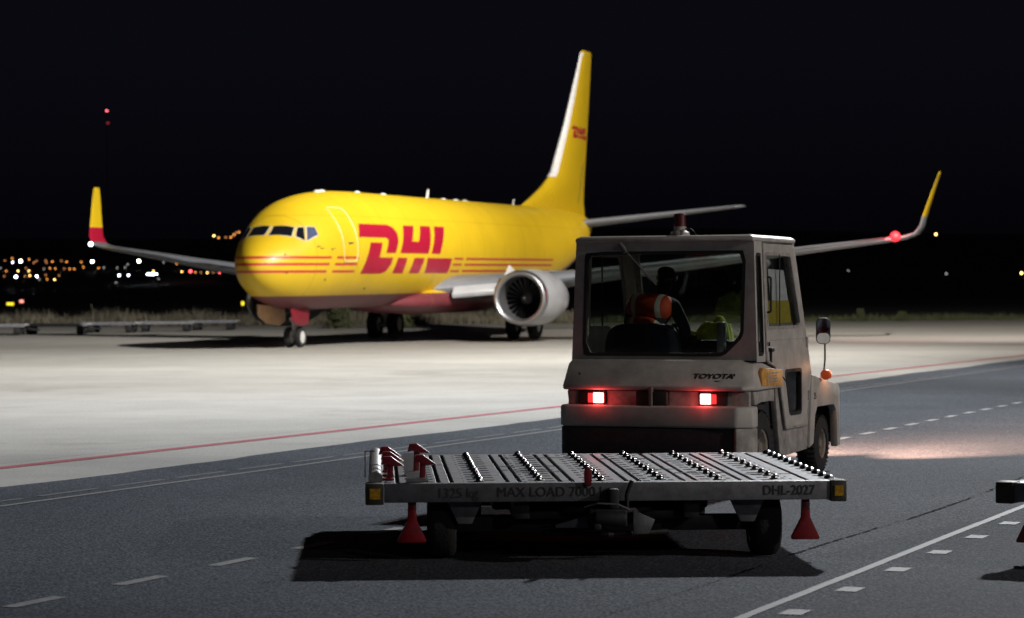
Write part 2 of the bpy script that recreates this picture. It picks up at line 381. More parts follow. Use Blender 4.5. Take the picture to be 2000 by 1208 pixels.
def text(name, body, m, parent, size, place, sx=1.0, bold=.0, depth=.002, shear=0):
    cu = bpy.data.curves.new(name, 'FONT'); cu.body = body; cu.size = size; cu.offset = bold; cu.extrude = depth; cu.align_x = 'LEFT'; cu.shear = shear
    o = bpy.data.objects.new('tmp', cu); col.objects.link(o)
    bpy.context.view_layer.update()
    me = bpy.data.meshes.new_from_object(o.evaluated_get(bpy.context.evaluated_depsgraph_get()))
    bpy.data.objects.remove(o)
    me.name = name
    for v in me.vertices: v.co = place(v.co.x * sx, v.co.y, v.co.z)
    me.materials.clear(); me.materials.append(m)
    ob = bpy.data.objects.new(name, me); col.objects.link(ob); ob.parent = parent; return ob

# ================================================================== SETTING
def sheet(name, pts, m, z, kind='structure'):
    mb = MB(); mb.add([(p[0], p[1], z) for p in pts], [tuple(range(len(pts)))])
    o = mb.build(name, m, smooth=False); tag(o, kind=kind); return o
sheet('ground', [(-3000, -200), (3000, -200), (3000, 1200), (-3000, 1200)], m_soil, 0)
# concrete apron; far edge runs away to the right
fe0, fe1 = gp(0, 640), gp(2000, 625)
def ext(a, b, k): return a + (b - a) * k
sheet('apron', [(-120, -20), (120, -20), tuple(ext(fe0, fe1, 3.2))[:2], tuple(ext(fe0, fe1, -3.0))[:2]], m_concrete, .004)
# asphalt service road in front, ragged edge
e0, e1 = gp(0, 954), gp(2000, 703)
dr = (e1 - e0).normalized(); nr = Vector((dr.y, -dr.x, 0))     # dr along the road, nr towards the camera side
def rp(s_, o_): return e0 + dr * s_ + nr * o_
pts = []
s_ = -40
while s_ < 160:
    pts.append(rp(s_, random.uniform(-.035, .035) + .05 * math.sin(s_ * .7))); s_ += .45
sheet('service_road', [tuple(p)[:2] for p in pts] + [tuple(rp(160, 60))[:2], tuple(rp(-40, 60))[:2]], m_asphalt, .008)
def off(p): return (p - e0).dot(nr)
def al(p): return (p - e0).dot(dr)
def strip(name, s0, s1, o0, wd, m, z, wob=0, lab=None):
    mb = MB(); n = max(2, int(abs(s1 - s0) / .5)); vs = []
    for i in range(n + 1):
        s = s0 + (s1 - s0) * i / n; j = random.uniform(-wob, wob)
        for k in (-.5, .5): vs.append(tuple(rp(s, o0 + k * wd + j))[:2] + (z,))
    mb.add(vs, [(2 * i, 2 * i + 1, 2 * i + 3, 2 * i + 2) for i in range(n)])
    o = mb.build(name, m, smooth=False); tag(o, kind='structure'); return o
# red stand line on the concrete (slightly skewed to the road)
ra, rb = gp(0, 916), gp(1085, 796)
rd = (rb - ra).normalized(); rn = Vector((rd.y, -rd.x, 0)); mb = MB()
for a_, b_ in ((-20, 110),):
    vs = []
    for i in range(131):
        p = ra + rd * (a_ + i)
        for k in (-.09, .09): q = p + rn * (k + random.uniform(-.006, .006)); vs.append((q.x, q.y, .009))
    mb.add(vs, [(2 * i, 2 * i + 1, 2 * i + 3, 2 * i + 2) for i in range(130)])
tag(mb.build('red_line', m_rline, smooth=False), kind='structure')
strip('road_edge_line', -30, 130, (off(gp(0, 991)) + off(gp(1085, 843)) + off(gp(1648, 765))) / 3, .07, m_wline, .013, .004)
oz = off(gp(607, 1070)); sz0 = al(gp(58, 1180))
mb = MB()
for k in range(-6, 80):
    s0 = sz0 + k * 1.105 - .24
    q = [rp(s0, oz - .05), rp(s0, oz + .05), rp(s0 + .5, oz + .05), rp(s0 + .5, oz - .05)]
    mb.add([(p.x, p.y, .012) for p in q], [(0, 1, 2, 3)])
tag(mb.build('road_centre_dashes', m_wline, smooth=False), kind='structure')
oz2 = off(gp(240, 950)); mb = MB(); s0 = al(gp(67, 972))
for k in range(-10, 60):
    a_ = s0 + k * (al(gp(213, 953)) - s0) ; q = [rp(a_, oz2 - .03), rp(a_, oz2 + .03), rp(a_ + .9, oz2 + .03), rp(a_ + .9, oz2 - .03)]
    mb.add([(p.x, p.y, .012) for p in q], [(0, 1, 2, 3)])
tag(mb.build('road_edge_dashes', m_wline2, smooth=False), kind='structure')
strip('near_lane_line', -20, 80, off(gp(1700, 1111)), .065, m_wline3, .012, .003)
oz3 = off(gp(1755, 1116)); mb = MB(); st_ = al(gp(1755, 1116)); dd = al(gp(1840, 1082)) - st_
for k in range(-9, 30):
    a_ = st_ + k * dd - .12; q = [rp(a_, oz3 - .065), rp(a_, oz3 + .065), rp(a_ + .22, oz3 + .065), rp(a_ + .22, oz3 - .065)]
    mb.add([(p.x, p.y, .012) for p in q], [(0, 1, 2, 3)])
tag(mb.build('near_lane_dashes', m_wline3, smooth=False), kind='structure')
# tar seam
seam = [gp(*p) for p in ((980, 1290), (1190, 1205), (1400, 1140), (1560, 1083), (1650, 1054), (1795, 1011), (1890, 978), (1990, 938), (2140, 880), (2400, 800))]
mb = MB(); vs = []
for a, b in zip(seam, seam[1:]):
    n = 40
    for i in range(n):
        p = a.lerp(b, i / n); w_ = (.004 + .016 * random.random() ** 2) * (.25 if p.y < 14.5 or math.sin(p.y * 5.1) + math.sin(p.y * 2.3 + 1) < -.7 else 1); j = random.uniform(-.012, .012)
        vs += [(p.x + j - w_, p.y, .0125), (p.x + j + w_, p.y, .0125)]
mb.add(vs, [(2 * i, 2 * i + 1, 2 * i + 3, 2 * i + 2) for i in range(len(vs) // 2 - 1)])
tag(mb.build('tar_seam', m_tar, smooth=False), kind='structure')

# hills behind the airfield
PROF = [(400, 0), (900, -1.0), (1020, 1), (1560, 17), (2200, 34), (3000, 66), (3600, 92), (4200, 70)]
def terr(x, y):
    for (a, za), (b, zb) in zip(PROF, PROF[1:]):
        if a <= y <= b:
            z = za + (zb - za) * (y - a) / (b - a); break
    else: z = 0 if y < 400 else PROF[-1][1]
    k = (y - 400) / 3000
    return z + (4 * math.sin(x * .006 + y * .002) + 6 * math.sin(x * .0023 + 1)) * max(0, k)
mb = MB(); nx, ny = 90, 40; vs = []
for j in range(ny + 1):
    for i in range(nx + 1):
        x, y = -2600 + 5200 * i / nx, 400 + 3800 * j / ny; vs.append((x, y, terr(x, y) - (.3 if j == 0 else 0)))
mb.add(vs, [(j * (nx + 1) + i, j * (nx + 1) + i + 1, (j + 1) * (nx + 1) + i + 1, (j + 1) * (nx + 1) + i) for j in range(ny) for i in range(nx)])
tag(mb.build('hills', m_hill), kind='structure')

# grass beyond the apron: one mass of blades
def grass(name, m, n, px0, px1, d0, d1, h0, h1, clump):
    mb = MB()
    for _ in range(n):
        px = random.uniform(px0, px1)
        base = gp(px, 640 + (625 - 640) * px / 2000); d = d0 + (d1 - d0) * random.random() ** 1.5
        x, y = base.x + d * base.x / base.y, base.y + d
        hh = (h0 + (h1 - h0) * random.random() ** 2) * (.45 + .75 * (.5 + .5 * math.sin(x * clump) * math.sin(x * clump * .37 + y * .21 + 2)))
        a = random.uniform(0, math.pi); w_ = .02 + .03 * random.random(); lx, ly = random.uniform(-.3, .3) * hh, random.uniform(-.3, .3) * hh
        dx, dy = math.cos(a) * w_, math.sin(a) * w_
        mb.add([(x - dx, y - dy, 0), (x + dx, y + dy, 0), (x + lx * .4 + dx * .7, y + ly * .4 + dy * .7, hh * .6), (x + lx, y + ly, hh), (x + lx * .4 - dx * .7, y + ly * .4 - dy * .7, hh * .6)], [(0, 1, 2, 3, 4)])
    o = mb.build(name, m, smooth=False); tag(o, kind='stuff'); return o
tag(grass('dry_grass', m_grass, 15000, -60, 1150, .5, 26, .25, 1.05, .9), 'dry pale grass and weeds beyond the far edge of the concrete', 'grass')
tag(grass('green_grass', m_greengrass, 7000, 1080, 2100, .5, 12, .12, .5, .6), 'low green weeds along the far apron edge at right', 'grass')
def bush(px, Y, wd, ht, lab):
    p = at(px, 600, Y); mb = MB()
    for _ in range(700):
        a, b = random.uniform(0, 2 * math.pi), random.random() ** .5; zz = random.random()
        rr = b * wd * (1 - .55 * zz) * (.8 + .3 * math.sin(a * 3 + wd * 7)); c = Vector((p.x + rr * math.cos(a), p.y + rr * math.sin(a), zz * ht))
        s_ = .03 + .05 * random.random(); u = Vector((random.uniform(-1, 1), random.uniform(-1, 1), random.uniform(-1, 1))).normalized(); v = u.orthogonal().normalized()
        mb.add([c - u * s_ * 2, c + v * s_, c + u * s_ * 2, c - v * s_], [(0, 1, 2, 3)])
    for k in range(5): mb.tube((p.x, p.y, 0), (p.x + random.uniform(-.4, .4) * wd, p.y + random.uniform(-.4, .4) * wd, ht * .8), .02, .008, 5)
    tag(mb.build('bush', m_greengrass, smooth=False), lab, 'bush')
bush(1680, 152, .36, .75, 'rounded green bush on the far apron edge just right of the tow tractor')
bush(1762, 153, .5, .55, 'low wide green bush on the far apron edge, second from the tow tractor')
bush(780, 133, .9, 1.3, 'olive bush seen under the aircraft belly right of the near main wheels')
bush(660, 128, 1.0, 1.2, 'olive bush seen between the nose wheel and the main wheels of the aircraft')

# ================================================================== AIRCRAFT
FS = [(.6, 0.0, 2.78, 2.78, 2.78), (0.63, .16, 2.93, 2.62, 2.78), (0.71, .33, 3.10, 2.42, 2.78), (.96, .62, 3.36, 2.12, 2.80), (1.36, .91, 3.62, 1.86, 2.86), (1.86, 1.16, 3.86, 1.68, 2.95),
      (2.22, 1.30, 4.12, 1.59, 3.02), (2.65, 1.44, 4.52, 1.51, 3.1), (3.3, 1.61, 4.86, 1.44, 3.19), (4.2, 1.76, 5.10, 1.40, 3.28), (5.5, 1.865, 5.27, 1.38, 3.35), (7.0, 1.88, 5.36, 1.37, 3.38), (9.0, 1.88, 5.38, 1.37, 3.39),
      (24.0, 1.88, 5.38, 1.37, 3.39), (26.5, 1.87, 5.38, 1.48, 3.42), (29, 1.78, 5.38, 1.86, 3.6), (31.5, 1.55, 5.36, 2.40, 3.85), (34, 1.16, 5.31, 3.02, 4.15), (36, .72, 5.22, 3.62, 4.42), (37.5, .36, 5.05, 4.2, 4.62), (38.1, .14, 4.85, 4.5, 4.68)]
FX = [s[0] for s in FS]
def pchip(xs, ys, x):
    n = len(xs)
    if x <= xs[0]: return ys[0]
    if x >= xs[-1]: return ys[-1]
    i = max(j for j in range(n - 1) if xs[j] <= x)
    def d(j):
        if j == 0: return (ys[1] - ys[0]) / (xs[1] - xs[0])
        if j == n - 1: return (ys[-1] - ys[-2]) / (xs[-1] - xs[-2])
        a = (ys[j] - ys[j - 1]) / (xs[j] - xs[j - 1]); b = (ys[j + 1] - ys[j]) / (xs[j + 1] - xs[j])
        return 0 if a * b <= 0 else 2 * a * b / (a + b)
    h = xs[i + 1] - xs[i]; t = (x - xs[i]) / h
    return (2 * t ** 3 - 3 * t * t + 1) * ys[i] + (t ** 3 - 2 * t * t + t) * h * d(i) + (-2 * t ** 3 + 3 * t * t) * ys[i + 1] + (t ** 3 - t * t) * h * d(i + 1)
def sec(x): return [pchip(FX, [s[k] for s in FS], x) for k in (1, 2, 3, 4)]
PITCH = .00917
def PL(x, y, z): return (y, x, z + (x - 19.6) * PITCH)           # aft, port, up -> local mesh axes
def side(x, z, port=1, o=.006):
    w_, t, b, c = sec(x); r = (z - c) / (t - c) if z > c else (c - z) / (c - b)
    r = min(.9999, r); y = w_ * math.sqrt(1 - r * r); k = 1 + o / 1.8
    return PL(x, port * (y * k), c + (z - c) * k)
def toskin(x, y, z, o=.006):
    w_, t, b, c = sec(x); hh = (t - c) if z > c else (c - b)
    r = math.hypot(y / w_, (z - c) / hh); k = (1 + o / 1.6) / r
    return PL(x, y * k, c + (z - c) * k)
PX0, PY0, PTH, PSC = -8.49, 77.025, R(18.156), 1.0156
ac = empty('cargo_aircraft', (PX0, PY0, .004), -PTH, 'yellow twin jet cargo aircraft with red lettering parked on the apron', 'aircraft')
ac.scale = (PSC,) * 3
m_fus, t, b = nt('yellow_livery')
tc = node(t, 'ShaderNodeTexCoord'); sx = node(t, 'ShaderNodeSeparateXYZ'); t.links.new(tc.outputs['Object'], sx.inputs[0])
def mth(op, a, bb=None, c=None):
    n = node(t, 'ShaderNodeMath', operation=op)
    for i, q in enumerate((a, bb, c)):
        if q is None: continue
        if isinstance(q, (int, float)): n.inputs[i].default_value = q
        else: t.links.new(q, n.inputs[i])
    return n.outputs[0]
zz = mth('SUBTRACT', sx.outputs[2], mth('MULTIPLY', mth('SUBTRACT', sx.outputs[1], 19.6), PITCH)); xx = sx.outputs[1]
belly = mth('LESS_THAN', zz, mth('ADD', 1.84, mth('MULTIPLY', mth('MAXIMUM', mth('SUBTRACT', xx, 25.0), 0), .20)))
def inr(q, a, bb): return mth('MULTIPLY', mth('GREATER_THAN', q, a), mth('LESS_THAN', q, bb))
bands = mth('MAXIMUM', mth('MAXIMUM', inr(zz, 3.035, 3.115), inr(zz, 2.82, 2.90)), inr(zz, 2.585, 2.665))
zslope = mth('MULTIPLY_ADD', zz, .35, -.95)
xs_ = mth('SUBTRACT', xx, zslope)
xr = mth('MAXIMUM', mth('MAXIMUM', inr(xs_, -3, 3.16), inr(xs_, 3.48, 5.0)), mth('MAXIMUM', inr(xs_, 14.3, 15.3), inr(xs_, 15.6, 26.6)))
fac = mth('MAXIMUM', belly, mth('MULTIPLY', bands, xr))
n1 = node(t, 'ShaderNodeTexNoise'); n1.inputs['Scale'].default_value = .9; n1.inputs['Detail'].default_value = 8; t.links.new(tc.outputs['Object'], n1.inputs['Vector'])
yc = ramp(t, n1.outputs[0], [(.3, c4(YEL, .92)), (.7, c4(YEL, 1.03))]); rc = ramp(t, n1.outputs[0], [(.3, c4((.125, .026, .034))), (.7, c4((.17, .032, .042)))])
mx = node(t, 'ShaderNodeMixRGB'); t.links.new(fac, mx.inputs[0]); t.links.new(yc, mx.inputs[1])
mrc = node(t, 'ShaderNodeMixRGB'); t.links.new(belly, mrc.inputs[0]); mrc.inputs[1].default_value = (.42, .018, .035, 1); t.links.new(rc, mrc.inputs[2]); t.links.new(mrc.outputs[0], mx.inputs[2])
# faint skin joints
wv = mth('LESS_THAN', mth('FRACT', mth('MULTIPLY', xx, .394)), .012)
wz = mth('LESS_THAN', mth('ABSOLUTE', mth('SUBTRACT', zz, 4.45)), .008)
jn = mth('MULTIPLY', mth('MAXIMUM', wv, wz), .5)
mj = node(t, 'ShaderNodeMixRGB'); t.links.new(jn, mj.inputs[0]); t.links.new(mx.outputs[0], mj.inputs[1]); mj.inputs[2].default_value = (.25, .15, .01, 1)
t.links.new(mj.outputs[0], b.inputs['Base Color']); b.inputs['Roughness'].default_value = .45; b.inputs['Coat Weight'].default_value = .04; b.inputs['Coat Roughness'].default_value = .12

xsamp = [.6, .61, .63, .66, .71, .78, .86, .96, 1.06, 1.2, 1.36, 1.5, 1.7, 1.9, 2.1, 2.3, 2.5, 2.75, 3, 3.3, 3.6, 4, 4.5, 5, 5.5, 6.2, 7, 8, 9] + list(range(10, 25)) + [25, 26, 26.5, 27.2, 28, 29, 30, 31, 32, 33, 34, 35, 36, 36.8, 37.5, 37.9, 38.1]
rings = []
for x in xsamp:
    w_, tt, bb, cc = sec(x); ring = []
    if x == .6: w_, tt, bb = .005, cc + .005, cc - .005
    elif x < .63: w_, tt, bb = .10, cc + .09, cc - .10
    for i in range(72):
        q = 2 * math.pi * i / 72; sz = math.sin(q)
        ring.append(PL(x, w_ * math.cos(q), cc + ((tt - cc) if sz > 0 else (cc - bb)) * sz))
    rings.append(ring)
fus = MB().loft(rings).build('fuselage', m_fus, ac, angle=60)
# wing-to-body fairing
rings = []
for x, wd, zt, zb in ((10.6, .5, 1.6, 1.36), (11.5, 1.2, 1.8, 1.22), (13, 1.75, 2.0, 1.10), (15, 2.0, 2.2, 1.04), (20, 2.0, 2.2, 1.04), (22, 1.8, 2.1, 1.12), (24, 1.2, 1.9, 1.3), (25.5, .5, 1.7, 1.45)):
    rings.append([PL(x, wd * math.cos(q), (zt + zb) / 2 + (zt - zb) / 2 * math.copysign(abs(math.sin(q)) ** .7, math.sin(q))) for q in [2 * math.pi * i / 28 for i in range(28)]])
MB().loft(rings).build('belly_fairing', m_fus, ac, angle=50)
# cockpit windows
wins = [[(2.17, .06, 4.08), (2.33, .73, 4.07), (2.0, .79, 3.77), (1.70, .08, 3.78)], [(2.38, .82, 4.07), (2.51, .98, 4.07), (2.24, 1.13, 3.62), (2.08, .88, 3.76)], [(2.58, 1.04, 4.07), (2.84, 1.2, 4.06), (2.80, 1.33, 3.80), (2.29, 1.17, 3.61)]]
def patch(quad, n, o):
    A, B, C_, D = [Vector(q) for q in quad]; vs = []
    for i in range(n + 1):
        for j in range(n + 1):
            u, v = j / n, i / n; p = (A * (1 - u) + B * u) * (1 - v) + (D * (1 - u) + C_ * u) * v
            vs.append(toskin(*p, o))
    return vs, [(i * (n + 1) + j, i * (n + 1) + j + 1, (i + 1) * (n + 1) + j + 1, (i + 1) * (n + 1) + j) for i in range(n) for j in range(n)]
for sgn in (1, -1):
    for k, q in enumerate(wins):
        q = [Vector((x, y * sgn, z)) for x, y, z in q]; cc = sum(q, Vector()) / 4
        big = [cc + (p - cc) * 1.0 + (p - cc).normalized() * .03 for p in q]
        f = MB().add(*patch(big, 6, .006)).build('window_frame', m_white, ac)
        MB().add(*patch(q, 6, .016)).build('cockpit_window', m_cockpit_b if k == 2 else m_cockpit, ac)
# lettering on the side: flat shapes wrapped on the skin
LOGO = [[(5.45, 4.2), (7.85, 4.21), (8.35, 4.14), (8.68, 3.93), (8.66, 3.67), (8.36, 3.25), (7.45, 3.25), (7.72, 3.66), (7.6, 3.76), (5.15, 3.76)],
        [(6.05, 3.59), (7.12, 3.59), (6.86, 3.09), (8.15, 3.09), (8.05, 2.85), (7.75, 2.63), (7.3, 2.55), (5.48, 2.55)],
        [(9.47, 4.21), (10.5, 4.21), (10.0, 3.66), (10.68, 3.66), (11.17, 4.22), (12.2, 4.22), (11.62, 3.25), (8.8, 3.25)],
        [(8.62, 3.09), (9.52, 3.09), (9.4, 2.56), (8.41, 2.56)], [(10.26, 3.09), (11.26, 3.09), (11.02, 2.56), (10.0, 2.56)],
        [(12.62, 4.23), (13.69, 4.23), (13.2, 3.72), (12.82, 3.25), (11.92, 3.25)], [(11.57, 3.09), (14.15, 3.09), (14.05, 2.56), (11.6, 2.56)]]
def decal(name, polys, fn, m, parent, zstep=.06, xstep=.5, bis=True):
    bm = bmesh.new()
    for poly in polys:
        vs = [bm.verts.new((x, 0, z)) for x, z in poly]; bm.faces.new(vs)
    bm.normal_update(); bmesh.ops.triangulate(bm, faces=bm.faces[:], ngon_method='EAR_CLIP')
    if bis:
        zs = [v.co.z for v in bm.verts]; x_ = [v.co.x for v in bm.verts]
        z = min(zs) + zstep
        while z < max(zs):
            bmesh.ops.bisect_plane(bm, geom=bm.verts[:] + bm.edges[:] + bm.faces[:], plane_co=(0, 0, z), plane_no=(0, 0, 1)); z += zstep
        x = min(x_) + xstep
        while x < max(x_):
            bmesh.ops.bisect_plane(bm, geom=bm.verts[:] + bm.edges[:] + bm.faces[:], plane_co=(x, 0, 0), plane_no=(1, 0, 0)); x += xstep
    for v in bm.verts: v.co = fn(v.co.x, v.co.z)
    bmesh.ops.recalc_face_normals(bm, faces=bm.faces)
    me = bpy.data.meshes.new(name); bm.to_mesh(me); bm.free(); me.materials.append(m)
    o = bpy.data.objects.new(name, me); col.objects.link(o); o.parent = parent; return o
decal('lettering', LOGO, lambda x, z: side(x, z, 1, .008), m_red, ac)
# forward door: pale outline, handle and hinge
dpts = [(4.02 + .0, 4.55)] + [(4.02, z) for z in (4.3, 4.0, 3.7, 3.4, 3.15)] + [(4.08, 2.99), (4.2, 2.95), (4.8, 2.95), (4.93, 3.0), (4.98, 3.15)] + [(4.98, z) for z in (3.4, 3.7, 4.0, 4.3, 4.55)] + [(4.93, 4.68), (4.8, 4.72), (4.2, 4.72), (4.07, 4.68), (4.02, 4.55)]
m_outline = mat('pale_outline', (.80, .66, .30), .4)
door = MB().path([side(x, z, 1, .008) for x, z in dpts], .020, 6).build('passenger_door', m_outline, ac)
MB().path([side(x, z, 1, .02) for x, z in ((4.35, 3.55), (4.62, 3.55))], .03, 6).build('handle', m_silver, door)
cpts = [(6.3, 5.0), (6.3, 4.4), (6.3, 3.9)]
# small dark ports and probes
mb = MB()
for x, z in ((2.6, 3.42), (2.75, 3.36), (3.3, 3.35)): mb.tube(side(x, z, 1, 0), side(x, z, 1, .16), .02, .012, 8)
mb.build('pitot_probe', m_silver, ac)
mb = MB()
for x, z in ((1.35, 3.17), (1.35, 2.6), (3.2, 2.36), (6.6, 2.05)):
    mb.tube(side(x, z, 1, 0), side(x, z, 1, .012), .045, n=12)
mb.build('static_port', m_black, ac)
# antennas on the crown
for x, hh in ((16.6, .34), (27.0, .25)):
    MB().loft([[PL(x + dx, dy, 5.36) for dx, dy in ((-.14, 0), (0, .03), (.16, 0), (0, -.03))], [PL(x + dx * .6 + .14, dy * .6, 5.38 + hh) for dx, dy in ((-.14, 0), (0, .03), (.16, 0), (0, -.03))]]).build('blade_antenna', m_white, ac)
for x in (5.9, 6.3, 9.5, 12.0, 18.4, 19.8, 20.9):
    MB().lathe([(-.03, .13), (.02, .11), (.05, .05), (.055, .005)], PL(x, 0, sec(x)[1]), (0, 0, 1), 14).build('crown_antenna', m_white, ac)
# fin
def foil(n=14):                                                    # half profile 0..1
    xs = [.5 * (1 - math.cos(math.pi * i / n)) for i in range(n + 1)]
    th = [5 * (.2969 * math.sqrt(x) - .126 * x - .3516 * x * x + .2843 * x ** 3 - .1036 * x ** 4) for x in xs]
    return list(zip(xs, th))
FO = foil()
def airfoil(chord, tk, fn):
    up = [(x * chord, tk * chord * th) for x, th in FO]; lo = [(x * chord, -tk * chord * th) for x, th in FO[1:-1]]
    return [fn(a, bb) for a, bb in up] + [fn(a, bb) for a, bb in lo[::-1]]
fin_st = [(5.0, 27.4, 10.2, .03), (5.40, 28.1, 9.4, .05), (5.75, 29.3, 8.1, .06), (6.25, 30.9, 6.55, .085), (6.75, 32.1, 5.45, .10), (7.0, 32.55, 5.05, .10), (9.2, 34.45, 3.62, .10), (12.2, 36.72, 1.95, .10), (12.62, 37.02, 1.72, .09), (12.72, 37.25, 1.35, .05)]
MB().loft([airfoil(ch, tk, lambda a, bb, z=z, x=x: PL(x + a, bb, z)) for z, x, ch, tk in fin_st]).build('tail_fin', m_yellow, ac, angle=50)
# bright leading edge strip
le = [(6.75, 32.1, 5.45), (7.0, 32.55, 5.05), (9.2, 34.45, 3.62), (12.2, 36.72, 1.95), (12.6, 37.0, 1.73)]
MB().loft([[PL(x - .02 + a * 1.0, bb, z) for a, bb in ((.34, .10 * ch * .36 + .012), (.14, .10 * ch * .27 + .012), (.03, .10 * ch * .14 + .012), (-.015, 0), (.03, -.10 * ch * .14 - .012), (.14, -.10 * ch * .27 - .012), (.34, -.10 * ch * .36 - .012))] for z, x, ch in le], cap=False, closed=True).build('fin_leading_edge', m_white, ac)
def finside(x, z):
    for (z0, x0, c0, t0), (z1, x1, c1, t1) in zip(fin_st, fin_st[1:]):
        if z0 <= z <= z1: k = (z - z0) / (z1 - z0); xl, ch, tk = x0 + (x1 - x0) * k, c0 + (c1 - c0) * k, t0 + (t1 - t0) * k
    f_ = min(1, max(0.001, (x - xl) / ch)); th = 5 * (.2969 * math.sqrt(f_) - .126 * f_ - .3516 * f_ * f_ + .2843 * f_ ** 3 - .1036 * f_ ** 4)
    return PL(x, tk * ch * th + .02, z)
fl = [[(34.95 + (x - 5.15) / 9.0 * 2.75, 8.62 + (z - 2.55) / 1.67 * .52) for x, z in poly] for poly in LOGO]
decal('fin_lettering', fl, finside, m_red, ac, .2, .2)
mb = MB().path([finside(36.15 + (z - 5.6) * .44, z) for z in (5.7, 6.5, 7.5)] , .008, 5); mb.build('rudder_gap', m_black, ac)
# tail planes
for sgn in (1, -1):
    MB().loft([airfoil(ch, .095, lambda a, bb, x=x, y=y, z=z: PL(x + a, sgn * y, z + bb)) for y, x, z, ch in ((.2, 33.9, 4.72, 3.9), (.9, 34.5, 4.78, 3.5), (6.9, 38.1, 5.50, 1.35), (7.1, 38.4, 5.52, 1.0), (7.17, 38.8, 5.53, .5))]).build('tailplane', m_wing, ac, angle=50)
    MB().loft([[PL(x + a, sgn * y, z + bb) for a, bb in ((.14, .030), (.02, .018), (-.02, 0), (.02, -.018), (.14, -.030))] for y, x, z in ((1.0, 34.56, 4.79), (6.9, 38.08, 5.5))], cap=False).build('tailplane_leading_edge', m_silver, ac)
